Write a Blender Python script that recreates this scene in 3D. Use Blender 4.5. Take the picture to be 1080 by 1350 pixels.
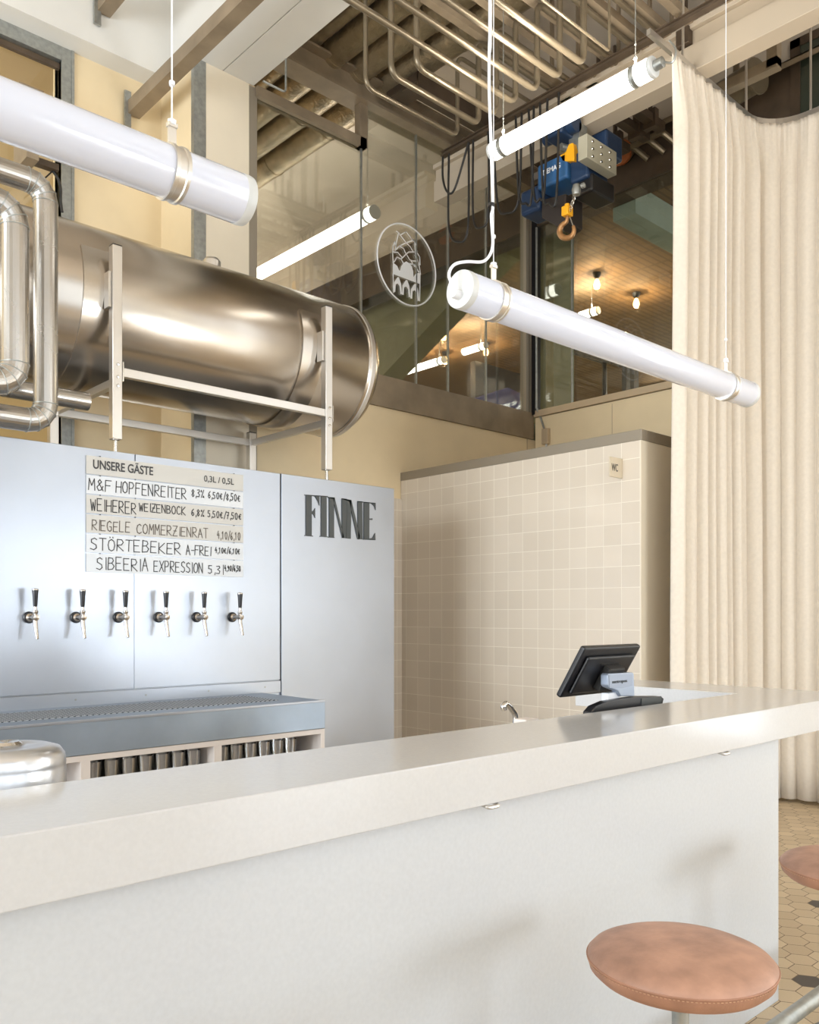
import bpy, bmesh, math, random
from mathutils import Vector, Matrix
random.seed(7)
for o in list(bpy.data.objects): bpy.data.objects.remove(o, do_unlink=True)
S = bpy.context.scene
C = S.collection

# ------------------------------------------------------------------ camera
EYE = 1.45; CX = 540.0; HY = 811.0; FPX = 1127.0
ANG = math.atan((1760 - CX) / FPX); CA, SA = math.cos(ANG), math.sin(ANG)
cam = bpy.data.objects.new('camera', bpy.data.cameras.new('camera')); C.objects.link(cam)
cam.location = (0, 0, EYE)
cam.rotation_euler = (math.pi / 2, 0, math.atan2(SA, CA) - math.pi / 2)
cam.data.sensor_fit = 'VERTICAL'; cam.data.sensor_height = 36; cam.data.sensor_width = 28.8
cam.data.lens = FPX / 1350 * 36
cam.data.shift_y = (HY - 675) / 1350
cam.data.clip_start = 0.05
S.camera = cam
# ------------------------------------------------------------------ view, world
S.view_settings.view_transform = 'Standard'; S.view_settings.look = 'None'
S.view_settings.gamma = 1; S.view_settings.use_curve_mapping = False
S.view_settings.exposure = 0.25
W = bpy.data.worlds.new('world'); S.world = W; W.use_nodes = True
W.node_tree.nodes['Background'].inputs[0].default_value = (0.86, 0.93, 1, 1)
W.node_tree.nodes['Background'].inputs[1].default_value = 2.0
def area(name, loc, rot, sx, sy, power, col=(0.85, 0.925, 1.0)):
    l = bpy.data.lights.new(name, 'AREA'); l.shape = 'RECTANGLE'; l.size = sx; l.size_y = sy
    l.energy = power; l.color = col
    o = bpy.data.objects.new(name, l); C.objects.link(o); o.location = loc; o.rotation_euler = rot
    return o
FW = [(-4.4, -2.4), (-1.8, 0.2), (0.8, 2.8)]                   # tall windows in the front wall (x ranges)
FS = (4.5, 6.5, 0.15, 1.65)                                      # low shop window in the front wall, the main daylight
RW = [(-4.3, -3.3), (-1.3, -0.5)]                               # tall windows in the right wall (y ranges)
WZ0, WZ1 = 0.4, 5.9
LW = [(0.7, 2.7), (3.1, 5.1)]                     # tall windows in the left wall (y ranges)
for a, b in FW: area('daylight_front', ((a + b) / 2, -4.93, (WZ0 + WZ1) / 2), (math.pi / 2, 0, 0), b - a, WZ1 - WZ0, 8)
area('daylight_shop_window', ((FS[0] + FS[1]) / 2, -4.93, (FS[2] + FS[3]) / 2), (math.pi / 2, 0, 0), FS[1] - FS[0], FS[3] - FS[2], 160)
for a, b in RW: area('daylight_right', (7.02, (a + b) / 2, (WZ0 + WZ1) / 2), (math.pi / 2, 0, math.pi / 2), b - a, WZ1 - WZ0, 42)
for a, b in LW: area('daylight_left', (-4.93, (a + b) / 2, (WZ0 + 3.9) / 2), (math.pi / 2, 0, -math.pi / 2), b - a, 3.9 - WZ0, 270)
area('fill_gallery', (13.9, 5.5, 4.7), (math.pi / 2, 0, math.pi / 2), 6, 1.8, 170, (1, .9, .75))  # added fill lamp brightening the gallery; the wall behind it has no window
area('fill_back_room', (-.3, 6.85, 4.6), (math.pi / 2, 0, -math.pi / 2), .7, 2.6, 40, (1, .95, .88))  # added fill lamp for the closed-in space behind the left window
area('fill_gallery_end', (5.4, 11.95, 5.0), (math.pi / 2, 0, math.pi), 3, 2.4, 95, (1, .93, .84))  # added warm fill, hidden by the pillar, for the gallery ceiling and ducts

# ------------------------------------------------------------------ helpers
def ray(x, y):
    l = (x - CX) / FPX
    return CA + l * SA, SA - l * CA, (HY - y) / FPX
def onX(x, y, X): r = ray(x, y); t = X / r[0]; return Vector((X, r[1] * t, EYE + r[2] * t))
def onY(x, y, Y): r = ray(x, y); t = Y / r[1]; return Vector((r[0] * t, Y, EYE + r[2] * t))
def onZ(x, y, Z): r = ray(x, y); t = (Z - EYE) / r[2]; return Vector((r[0] * t, r[1] * t, Z))

class MB:
    def __init__(s): s.v = []; s.f = []; s.sm = []
    def add(s, vs, fs, smooth=False):
        b = len(s.v); s.v += [Vector(v) for v in vs]
        for f in fs: s.f.append([b + i for i in f]); s.sm.append(smooth)
        return s
    def box(s, x0, x1, y0, y1, z0, z1):
        vs = [(x, y, z) for z in (z0, z1) for y in (y0, y1) for x in (x0, x1)]
        return s.add(vs, [(0, 2, 3, 1), (4, 5, 7, 6), (0, 1, 5, 4), (2, 6, 7, 3), (0, 4, 6, 2), (1, 3, 7, 5)])
    def obox(s, c, ax, ay, az):                       # oriented box: centre and three half vectors
        c = Vector(c); ax, ay, az = Vector(ax), Vector(ay), Vector(az)
        vs = [c + i * ax + j * ay + k * az for k in (-1, 1) for j in (-1, 1) for i in (-1, 1)]
        return s.add(vs, [(0, 2, 3, 1), (4, 5, 7, 6), (0, 1, 5, 4), (2, 6, 7, 3), (0, 4, 6, 2), (1, 3, 7, 5)])
    def tube(s, pts, r, n=12, cap=True, smooth=True, closed=False):
        pts = [Vector(p) for p in pts]; m = len(pts)
        rr = r if isinstance(r, (list, tuple)) else [r] * m
        tg = []
        for i in range(m):
            if closed: t = pts[(i + 1) % m] - pts[i - 1]
            else: t = pts[min(i + 1, m - 1)] - pts[max(i - 1, 0)]
            if not closed and 0 < i < m - 1:
                t = (pts[i + 1] - pts[i]).normalized() + (pts[i] - pts[i - 1]).normalized()
            tg.append(t.normalized())
        up = Vector((0, 0, 1)) if abs(tg[0].z) < 0.9 else Vector((1, 0, 0))
        u = tg[0].cross(up).normalized()
        vs = []
        for i in range(m):
            u = (u - tg[i] * u.dot(tg[i])).normalized(); w = tg[i].cross(u)
            for k in range(n):
                a = 2 * math.pi * k / n
                vs.append(pts[i] + (u * math.cos(a) + w * math.sin(a)) * rr[i])
        fs = []
        for i in range(m if closed else m - 1):
            j = (i + 1) % m
            for k in range(n): fs.append((i * n + k, i * n + (k + 1) % n, j * n + (k + 1) % n, j * n + k))
        s.add(vs, fs, smooth)
        if cap and not closed:
            s.add(vs[:n], [tuple(range(n - 1, -1, -1))]); s.add(vs[-n:], [tuple(range(n))])
        return s
    def lathe(s, prof, c, axis=(0, 0, 1), n=32, smooth=True):      # prof: (radius, height) pairs along axis
        c = Vector(c); a = Vector(axis).normalized()
        up = Vector((0, 0, 1)) if abs(a.z) < 0.9 else Vector((1, 0, 0))
        u = a.cross(up).normalized(); w = a.cross(u)
        vs = []; fs = []
        for r, h in prof:
            for k in range(n):
                t = 2 * math.pi * k / n
                vs.append(c + a * h + (u * math.cos(t) + w * math.sin(t)) * max(r, 1e-5))
        for i in range(len(prof) - 1):
            for k in range(n): fs.append((i * n + k, i * n + (k + 1) % n, (i + 1) * n + (k + 1) % n, (i + 1) * n + k))
        return s.add(vs, fs, smooth)
    def prism(s, poly, vec):
        poly = [Vector(p) for p in poly]; vec = Vector(vec); n = len(poly)
        vs = poly + [p + vec for p in poly]
        fs = [tuple(range(n - 1, -1, -1)), tuple(range(n, 2 * n))] + [(i, (i + 1) % n, n + (i + 1) % n, n + i) for i in range(n)]
        return s.add(vs, fs)
    def ribbon(s, pts, w, nrm, th=0.0015):            # thin stroke lying on a surface with normal nrm
        nrm = Vector(nrm).normalized(); pts = [Vector(p) for p in pts]
        for a, b in zip(pts[:-1], pts[1:]):
            d = (b - a)
            if d.length < 1e-6: continue
            t = d.normalized(); sd = t.cross(nrm) * w / 2; e = t * w * 0.4
            s.prism([a - e - sd, b + e - sd, b + e + sd, a - e + sd], nrm * th)
        return s

def fillet(pts, r, n=6):
    pts = [Vector(p) for p in pts]; out = [pts[0]]
    for i in range(1, len(pts) - 1):
        a, b, c = pts[i - 1], pts[i], pts[i + 1]
        u = (a - b).normalized(); v = (c - b).normalized()
        ang = u.angle(v); d = min(r / math.tan(ang / 2), (a - b).length * .49, (c - b).length * .49) if ang < 3.1 else 0
        if d == 0: out.append(b); continue
        p0 = b + u * d; p1 = b + v * d; rr = d * math.tan(ang / 2)
        cen = b + (u + v).normalized() * (rr / math.sin(ang / 2))
        e0 = p0 - cen; e1 = p1 - cen; th = e0.angle(e1)
        for k in range(n + 1):
            t = k / n
            out.append(cen + (e0 * math.sin((1 - t) * th) + e1 * math.sin(t * th)) / math.sin(th))
    out.append(pts[-1]); return out

def finish(me, mb, m, sharp=35):
    me.from_pydata([tuple(v) for v in mb.v], [], mb.f); me.update()
    me.polygons.foreach_set('use_smooth', mb.sm)
    bm = bmesh.new(); bm.from_mesh(me); bmesh.ops.recalc_face_normals(bm, faces=bm.faces); bm.to_mesh(me); bm.free()
    if any(mb.sm): me.set_sharp_from_angle(angle=math.radians(sharp))
    me.materials.append(m)

def empty(name, label, cat, loc=(0, 0, 0), group=None):
    o = bpy.data.objects.new(name, None); C.objects.link(o); o.location = loc; o.empty_display_size = .05
    o['label'] = label; o['category'] = cat
    if group: o['group'] = group
    return o
def root_loc(p):
    v = Vector((0, 0, 0))
    while p is not None: v = v + Vector(p.location); p = p.parent
    return v
def obj(name, mb, m, parent=None, bevel=0, seg=2, sharp=35, label=None):
    if parent is not None: org = root_loc(parent)
    else:
        xs = [v.x for v in mb.v]; ys = [v.y for v in mb.v]; zs = [v.z for v in mb.v]
        org = Vector(((min(xs) + max(xs)) / 2, (min(ys) + max(ys)) / 2, min(zs)))
    mb.v = [v - org for v in mb.v]
    me = bpy.data.meshes.new(name); finish(me, mb, m, sharp)
    o = bpy.data.objects.new(name, me); C.objects.link(o)
    if parent is not None: o.parent = parent
    else: o.location = org
    if bevel:
        md = o.modifiers.new('bevel', 'BEVEL'); md.width = bevel; md.segments = seg; md.limit_method = 'ANGLE'; md.angle_limit = .6
    if label: o['label'] = label
    return o
def tag(o, label, cat, group=None, kind=None):
    o['label'] = label; o['category'] = cat
    if group: o['group'] = group
    if kind: o['kind'] = kind
    return o
def struct(name, mb, m, bevel=0, parent=None):
    o = obj(name, mb, m, parent, bevel)
    if parent is None: o['kind'] = 'structure'
    return o
def copy_tree(r, loc, label=None):
    def cp(o, par):
        c = o.copy(); C.objects.link(c)
        if par is not None: c.parent = par
        for ch in [q for q in bpy.data.objects if q.parent == o]: cp(ch, c)
        return c
    c = cp(r, None); c.location = loc
    if label: c['label'] = label
    return c

# ------------------------------------------------------------------ materials
def srgb(r, g, b):
    f = lambda c: (c / 255 / 12.92) if c / 255 <= .04045 else ((c / 255 + .055) / 1.055) ** 2.4
    return (f(r), f(g), f(b), 1)
def mat(name, col, rough=.5, metal=0, spec=.5, noise=0, nscale=8, bump=0, bscale=60, stretch=(1, 1, 1), rvar=0, coat=0, trans=0):
    m = bpy.data.materials.new(name); m.use_nodes = True; nt = m.node_tree; b = nt.nodes['Principled BSDF']
    b.inputs['Base Color'].default_value = col; b.inputs['Roughness'].default_value = rough
    b.inputs['Metallic'].default_value = metal; b.inputs['Specular IOR Level'].default_value = spec
    b.inputs['Coat Weight'].default_value = coat; b.inputs['Transmission Weight'].default_value = trans
    if noise or bump or rvar:
        tc = nt.nodes.new('ShaderNodeTexCoord'); mp = nt.nodes.new('ShaderNodeMapping'); mp.inputs['Scale'].default_value = stretch
        nt.links.new(tc.outputs['Object'], mp.inputs[0])
    if noise or rvar:
        n = nt.nodes.new('ShaderNodeTexNoise'); n.inputs['Scale'].default_value = nscale; n.inputs['Detail'].default_value = 5
        nt.links.new(mp.outputs[0], n.inputs['Vector'])
    if noise:
        r = nt.nodes.new('ShaderNodeValToRGB'); r.color_ramp.elements[0].position = .3; r.color_ramp.elements[1].position = .7
        lo = [c * (1 - noise) for c in col[:3]]; hi = [min(1, c * (1 + noise * .6)) for c in col[:3]]
        r.color_ramp.elements[0].color = (*lo, 1); r.color_ramp.elements[1].color = (*hi, 1)
        nt.links.new(n.outputs[0], r.inputs[0]); nt.links.new(r.outputs[0], b.inputs['Base Color'])
    if rvar:
        q = nt.nodes.new('ShaderNodeMapRange'); q.inputs[3].default_value = max(.02, rough - rvar); q.inputs[4].default_value = rough + rvar
        nt.links.new(n.outputs[0], q.inputs[0]); nt.links.new(q.outputs[0], b.inputs['Roughness'])
    if bump:
        n2 = nt.nodes.new('ShaderNodeTexNoise'); n2.inputs['Scale'].default_value = bscale; n2.inputs['Detail'].default_value = 4
        nt.links.new(mp.outputs[0], n2.inputs['Vector'])
        bp = nt.nodes.new('ShaderNodeBump'); bp.inputs['Strength'].default_value = bump; bp.inputs['Distance'].default_value = .01
        nt.links.new(n2.outputs[0], bp.inputs['Height']); nt.links.new(bp.outputs[0], b.inputs['Normal'])
    return m
def emit(name, col, s):
    m = bpy.data.materials.new(name); m.use_nodes = True; b = m.node_tree.nodes['Principled BSDF']
    b.inputs['Base Color'].default_value = col; b.inputs['Emission Color'].default_value = col; b.inputs['Emission Strength'].default_value = s
    return m
def math_node(nt, op, a, b=None, c=None):
    n = nt.nodes.new('ShaderNodeMath'); n.operation = op
    for i, q in enumerate((a, b, c)):
        if q is None: continue
        if isinstance(q, (int, float)): n.inputs[i].default_value = q
        else: nt.links.new(q, n.inputs[i])
    return n.outputs[0]

M = {}
M['cream'] = mat('cream_paint', srgb(230, 210, 172), .55, noise=.05, nscale=3)
M['creamlight'] = mat('pale_cream_panel', srgb(226, 214, 192), .5, noise=.04, nscale=3)
M['white'] = mat('white_plaster', srgb(222, 220, 214), .7, noise=.03, nscale=3)
M['ceil'] = mat('grey_beige_ceiling', srgb(192, 180, 164), .8, noise=.12, nscale=2)
M['brownsteel'] = mat('brown_painted_steel', srgb(146, 130, 108), .5, metal=.2, noise=.22, nscale=5)
M['darksteel'] = mat('dark_brown_steel', srgb(88, 74, 60), .5, metal=.3, noise=.25, nscale=6)
M['galv'] = mat('galvanised_steel', srgb(168, 170, 166), .4, metal=.75, noise=.18, nscale=30)
M['pipe'] = mat('bronze_grey_pipe', srgb(128, 116, 96), .32, metal=.6, noise=.15, nscale=6)
M['lag'] = mat('foil_lagging', srgb(168, 152, 124), .4, metal=.6, noise=.35, nscale=7, bump=.8, bscale=30)
M['frame'] = mat('satin_stainless', srgb(214, 210, 204), .32, metal=.9)
M['concrete'] = mat('olive_concrete', srgb(122, 122, 92), .8, noise=.2, nscale=3, stretch=(1, 1, 1))
M['paleconc'] = mat('pale_green_concrete', srgb(150, 160, 142), .8, noise=.12, nscale=4)
M['mezzceil'] = mat('dark_ribbed_ceiling', srgb(112, 90, 62), .8, noise=.2, nscale=4)
M['mezzwall'] = mat('tan_wall', srgb(216, 190, 148), .7, noise=.05)
M['black'] = mat('black_plastic', srgb(24, 24, 27), .35)
M['rubber'] = mat('black_cable_rubber', srgb(34, 32, 30), .5)
M['whiteplastic'] = mat('white_cable_plastic', srgb(232, 234, 238), .35)
M['endcap'] = mat('pale_grey_plastic', srgb(205, 207, 206), .4)
M['trimgrey'] = mat('grey_aluminium_trim', srgb(150, 140, 124), .45, metal=.3)
M['trimlight'] = mat('pale_window_sill', srgb(200, 180, 150), .4, metal=.3)
M['chrome'] = mat('chrome', srgb(215, 212, 208), .12, metal=1)
M['satin'] = mat('satin_silver_steel', srgb(212, 214, 218), .28, metal=.9)
M['tapsteel'] = mat('tap_stainless', srgb(205, 198, 190), .18, metal=1)
M['blue'] = mat('blue_machine_paint', srgb(50, 94, 140), .4, noise=.1)
M['darkblue'] = mat('dark_blue_machine_paint', srgb(32, 54, 84), .4, noise=.15)
M['yellow'] = mat('yellow_machine_paint', srgb(236, 168, 26), .45)
M['hook'] = mat('worn_orange_hook', srgb(176, 130, 84), .4, metal=.5, noise=.3, nscale=30)
M['greyplate'] = mat('grey_control_plate', srgb(168, 164, 146), .5, metal=.2)
M['whitetext'] = mat('white_lettering', srgb(235, 235, 235), .6)
M['ink'] = mat('dark_marker_ink', srgb(62, 62, 64), .6)
M['inklight'] = mat('faded_marker_ink', srgb(112, 104, 96), .6)
M['charcoal'] = mat('charcoal_letter_plate', srgb(66, 70, 70), .45)
M['bulb'] = emit('warm_bulb_glow', (1, .62, .25, 1), 9)
M['tubelit'] = emit('lit_fluorescent_tube', (1, .97, .9, 1), 6)
M['hedge'] = mat('blue_fabric', srgb(60, 70, 130), .8)
M['shelf'] = mat('pale_grey_beech_edge', srgb(214, 206, 200), .55)
M['shelfin'] = mat('brown_shelf_inside', srgb(150, 152, 162), .6)
M['silverplastic'] = mat('silver_grey_plastic', srgb(150, 160, 176), .35, metal=.3)
M['countertop'] = mat('white_solid_surface', srgb(203, 203, 203), .14, spec=.5, noise=.03, nscale=120)
M['counter'] = mat('white_speckled_counter', srgb(200, 203, 206), .3, spec=.5, noise=.035, nscale=90, bump=.03, bscale=30)

def tube_mat():
    m = bpy.data.materials.new('opal_tube'); m.use_nodes = True; b = m.node_tree.nodes['Principled BSDF']
    b.inputs['Base Color'].default_value = srgb(214, 219, 234); b.inputs['Roughness'].default_value = .18
    b.inputs['Subsurface Weight'].default_value = .0; b.inputs['Coat Weight'].default_value = .5
    return m
M['opal'] = tube_mat()

def steel_sheet(name, col, rough, sc=(1, 1, 14), nv=.1):
    m = bpy.data.materials.new(name); m.use_nodes = True; nt = m.node_tree; b = nt.nodes['Principled BSDF']
    b.inputs['Metallic'].default_value = .92
    tc = nt.nodes.new('ShaderNodeTexCoord'); mp = nt.nodes.new('ShaderNodeMapping'); mp.inputs['Scale'].default_value = sc
    nt.links.new(tc.outputs['Object'], mp.inputs[0])
    n = nt.nodes.new('ShaderNodeTexNoise'); n.inputs['Scale'].default_value = 2.2; n.inputs['Detail'].default_value = 6; nt.links.new(tc.outputs['Object'], n.inputs['Vector'])
    n2 = nt.nodes.new('ShaderNodeTexNoise'); n2.inputs['Scale'].default_value = 90; nt.links.new(mp.outputs[0], n2.inputs['Vector'])
    r = nt.nodes.new('ShaderNodeValToRGB'); r.color_ramp.elements[0].position = .3; r.color_ramp.elements[1].position = .75
    r.color_ramp.elements[0].color = tuple([c * (1 - nv) for c in col[:3]] + [1]); r.color_ramp.elements[1].color = col
    nt.links.new(n.outputs[0], r.inputs[0]); nt.links.new(r.outputs[0], b.inputs['Base Color'])
    q = nt.nodes.new('ShaderNodeMapRange'); q.inputs[3].default_value = rough - .06; q.inputs[4].default_value = rough + .1
    nt.links.new(n.outputs[0], q.inputs[0]); nt.links.new(q.outputs[0], b.inputs['Roughness'])
    bp = nt.nodes.new('ShaderNodeBump'); bp.inputs['Strength'].default_value = .06; bp.inputs['Distance'].default_value = .002
    nt.links.new(n2.outputs[0], bp.inputs['Height']); nt.links.new(bp.outputs[0], b.inputs['Normal'])
    return m
M['cabinet'] = steel_sheet('brushed_cabinet_steel', srgb(178, 184, 194), .33)
M['tray'] = steel_sheet('zinc_tray_steel', srgb(168, 182, 198), .42, nv=.35)
M['tank'] = mat('satin_tank_steel', srgb(192, 184, 174), .25, metal=1, noise=.06, nscale=2)
M['duct'] = steel_sheet('bright_duct_steel', srgb(190, 186, 180), .24, (1, 1, 1), .1)

def glass(name, tint, base=.06, mx=.6):
    m = bpy.data.materials.new(name); m.use_nodes = True; nt = m.node_tree; nt.nodes.clear()
    out = nt.nodes.new('ShaderNodeOutputMaterial'); mix = nt.nodes.new('ShaderNodeMixShader')
    t = nt.nodes.new('ShaderNodeBsdfTransparent'); t.inputs[0].default_value = tint
    g = nt.nodes.new('ShaderNodeBsdfGlossy'); g.inputs['Roughness'].default_value = .02
    f = nt.nodes.new('ShaderNodeFresnel'); f.inputs[0].default_value = 1.5
    q = nt.nodes.new('ShaderNodeMapRange'); q.inputs[1].default_value = 0; q.inputs[2].default_value = 1; q.inputs[3].default_value = base; q.inputs[4].default_value = mx
    nt.links.new(f.outputs[0], q.inputs[0]); nt.links.new(q.outputs[0], mix.inputs[0])
    nt.links.new(t.outputs[0], mix.inputs[1]); nt.links.new(g.outputs[0], mix.inputs[2]); nt.links.new(mix.outputs[0], out.inputs[0])
    return m
M['glass'] = glass('window_glass', (.94, .955, .93, 1), .05, .5)
M['drink'] = glass('drinking_glass', (.98, .99, 1, 1), .22, .95)
M['acrylic'] = glass('clear_acrylic_strip', (.9, .9, .89, 1), .03, .3)
M['acrylicbeige'] = mat('greyish_acrylic_strip', srgb(200, 198, 192), .35)
M['acrylicwhite'] = mat('whitish_acrylic_strip', srgb(216, 220, 224), .35)

def tile_mat():
    m = bpy.data.materials.new('beige_square_tile'); m.use_nodes = True; nt = m.node_tree; b = nt.nodes['Principled BSDF']
    tc = nt.nodes.new('ShaderNodeNewGeometry'); sp = nt.nodes.new('ShaderNodeSeparateXYZ'); nt.links.new(tc.outputs['Position'], sp.inputs[0])
    s = math_node(nt, 'ADD', sp.outputs[0], sp.outputs[1])
    P = .15
    def edge(v, off):
        q = math_node(nt, 'DIVIDE', math_node(nt, 'ADD', v, off), P)
        fr = math_node(nt, 'FRACT', q); fl = math_node(nt, 'FLOOR', q)
        d = math_node(nt, 'MINIMUM', fr, math_node(nt, 'SUBTRACT', 1, fr)); return d, fl
    d1, f1 = edge(s, -8.471 + 15); d2, f2 = edge(sp.outputs[2], -2.695 + 3)
    g = math_node(nt, 'LESS_THAN', math_node(nt, 'MINIMUM', d1, d2), .013)
    cb = nt.nodes.new('ShaderNodeCombineXYZ'); nt.links.new(f1, cb.inputs[0]); nt.links.new(f2, cb.inputs[1])
    wn = nt.nodes.new('ShaderNodeTexWhiteNoise'); nt.links.new(cb.outputs[0], wn.inputs['Vector'])
    cr = nt.nodes.new('ShaderNodeMix'); cr.data_type = 'RGBA'
    cr.inputs[6].default_value = srgb(213, 201, 184); cr.inputs[7].default_value = srgb(220, 208, 191); nt.links.new(wn.outputs[0], cr.inputs[0])
    mx = nt.nodes.new('ShaderNodeMix'); mx.data_type = 'RGBA'; nt.links.new(g, mx.inputs[0]); nt.links.new(cr.outputs[2], mx.inputs[6]); mx.inputs[7].default_value = srgb(236, 228, 212)
    nt.links.new(mx.outputs[2], b.inputs['Base Color'])
    r = nt.nodes.new('ShaderNodeMapRange'); r.inputs[3].default_value = .22; r.inputs[4].default_value = .7; nt.links.new(g, r.inputs[0]); nt.links.new(r.outputs[0], b.inputs['Roughness'])
    bp = nt.nodes.new('ShaderNodeBump'); bp.inputs['Strength'].default_value = .25; bp.inputs['Distance'].default_value = .002; bp.invert = True
    nt.links.new(g, bp.inputs['Height']); nt.links.new(bp.outputs[0], b.inputs['Normal'])
    return m
M['tile'] = tile_mat()

def hex_mat():
    m = bpy.data.materials.new('hexagonal_floor_tile'); m.use_nodes = True; nt = m.node_tree; b = nt.nodes['Principled BSDF']
    g = nt.nodes.new('ShaderNodeNewGeometry')
    def vm(op, a, b_=None, c=None):
        n = nt.nodes.new('ShaderNodeVectorMath'); n.operation = op
        for i, q in enumerate((a, b_, c)):
            if q is None: continue
            if isinstance(q, tuple): n.inputs[i].default_value = q
            else: nt.links.new(q, n.inputs[i])
        return n
    # flat edges run along X: work in (Y, X) units of the flat-to-flat width
    Wd = .1115
    sp = nt.nodes.new('ShaderNodeSeparateXYZ'); nt.links.new(g.outputs['Position'], sp.inputs[0])
    u = math_node(nt, 'DIVIDE', math_node(nt, 'ADD', sp.outputs[1], -1.412 + Wd * 200.5), Wd)
    v = math_node(nt, 'DIVIDE', math_node(nt, 'ADD', sp.outputs[0], -3.459 + Wd * 1.7320508 * 100.5), Wd)
    cb = nt.nodes.new('ShaderNodeCombineXYZ'); nt.links.new(u, cb.inputs[0]); nt.links.new(v, cb.inputs[1])
    R = (1, 1.7320508, 1); Hh = (.5, .8660254, 0)
    a = vm('SUBTRACT', vm('MODULO', cb.outputs[0], R).outputs[0], Hh)
    b2 = vm('SUBTRACT', vm('MODULO', vm('SUBTRACT', cb.outputs[0], Hh).outputs[0], R).outputs[0], Hh)
    da = vm('DOT_PRODUCT', a.outputs[0], a.outputs[0]); db = vm('DOT_PRODUCT', b2.outputs[0], b2.outputs[0])
    lt = math_node(nt, 'LESS_THAN', da.outputs['Value'], db.outputs['Value'])
    mx = nt.nodes.new('ShaderNodeMix'); mx.data_type = 'VECTOR'; nt.links.new(lt, mx.inputs[0]); nt.links.new(b2.outputs[0], mx.inputs[4]); nt.links.new(a.outputs[0], mx.inputs[5])
    gv = mx.outputs[1]
    ab = vm('ABSOLUTE', gv); s2 = nt.nodes.new('ShaderNodeSeparateXYZ'); nt.links.new(ab.outputs[0], s2.inputs[0])
    d = math_node(nt, 'MAXIMUM', vm('DOT_PRODUCT', ab.outputs[0], (.5, .8660254, 0)).outputs['Value'], s2.outputs[0])
    gr = math_node(nt, 'GREATER_THAN', d, .482)
    idv = vm('SUBTRACT', cb.outputs[0], gv)
    ids = vm('SNAP', vm('ADD', idv.outputs[0], (.01, .01, 0)).outputs[0], (.25, .2165, 1))
    wn = nt.nodes.new('ShaderNodeTexWhiteNoise'); nt.links.new(ids.outputs[0], wn.inputs['Vector'])
    fn = nt.nodes.new('ShaderNodeTexNoise'); fn.inputs['Scale'].default_value = 160; nt.links.new(g.outputs['Position'], fn.inputs['Vector'])
    fac = math_node(nt, 'ADD', math_node(nt, 'MULTIPLY', wn.outputs[0], .7), math_node(nt, 'MULTIPLY', fn.outputs[0], .5))
    c1 = nt.nodes.new('ShaderNodeMix'); c1.data_type = 'RGBA'; nt.links.new(fac, c1.inputs[0]); c1.inputs[6].default_value = srgb(186, 164, 132); c1.inputs[7].default_value = srgb(212, 192, 160)
    def dark(cx, cy):
        return math_node(nt, 'LESS_THAN', vm('DISTANCE', idv.outputs[0], ((cy - 1.412) / Wd + 200.5, (cx - 3.459) / Wd + 1.7320508 * 100.5, 0)).outputs['Value'], .2)
    dk = dark(3.459, 1.412)
    for k in ((10, 3), (-9, -4), (6, -9), (15, -2)):
        dk = math_node(nt, 'MAXIMUM', dk, dark(3.459 + k[0] * Wd * .8660254, 1.412 + (k[1] + (.5 if k[0] % 2 else 0)) * Wd))
    c2 = nt.nodes.new('ShaderNodeMix'); c2.data_type = 'RGBA'; nt.links.new(dk, c2.inputs[0]); nt.links.new(c1.outputs[2], c2.inputs[6]); c2.inputs[7].default_value = srgb(74, 66, 60)
    c3 = nt.nodes.new('ShaderNodeMix'); c3.data_type = 'RGBA'; nt.links.new(gr, c3.inputs[0]); nt.links.new(c2.outputs[2], c3.inputs[6]); c3.inputs[7].default_value = srgb(110, 88, 66)
    nt.links.new(c3.outputs[2], b.inputs['Base Color']); b.inputs['Roughness'].default_value = .45
    bp = nt.nodes.new('ShaderNodeBump'); bp.inputs['Strength'].default_value = .3; bp.inputs['Distance'].default_value = .002; bp.invert = True
    nt.links.new(gr, bp.inputs['Height']); nt.links.new(bp.outputs[0], b.inputs['Normal'])
    return m
M['hex'] = hex_mat()

def cloth_mat():
    m = mat('cream_curtain_cloth', srgb(238, 228, 213), .85, noise=.05, nscale=40, bump=.15, bscale=260)
    nt = m.node_tree; b = nt.nodes['Principled BSDF']; out = nt.nodes['Material Output']
    t = nt.nodes.new('ShaderNodeBsdfTranslucent'); t.inputs[0].default_value = srgb(238, 224, 198)
    mx = nt.nodes.new('ShaderNodeMixShader'); mx.inputs[0].default_value = .18
    nt.links.new(b.outputs[0], mx.inputs[1]); nt.links.new(t.outputs[0], mx.inputs[2]); nt.links.new(mx.outputs[0], out.inputs[0])
    return m
M['cloth'] = cloth_mat()
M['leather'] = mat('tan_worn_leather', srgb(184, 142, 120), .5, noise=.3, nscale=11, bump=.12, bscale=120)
M['leatherdark'] = mat('tan_leather_side', srgb(172, 126, 100), .55, noise=.2, nscale=14, bump=.15, bscale=120)

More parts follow.
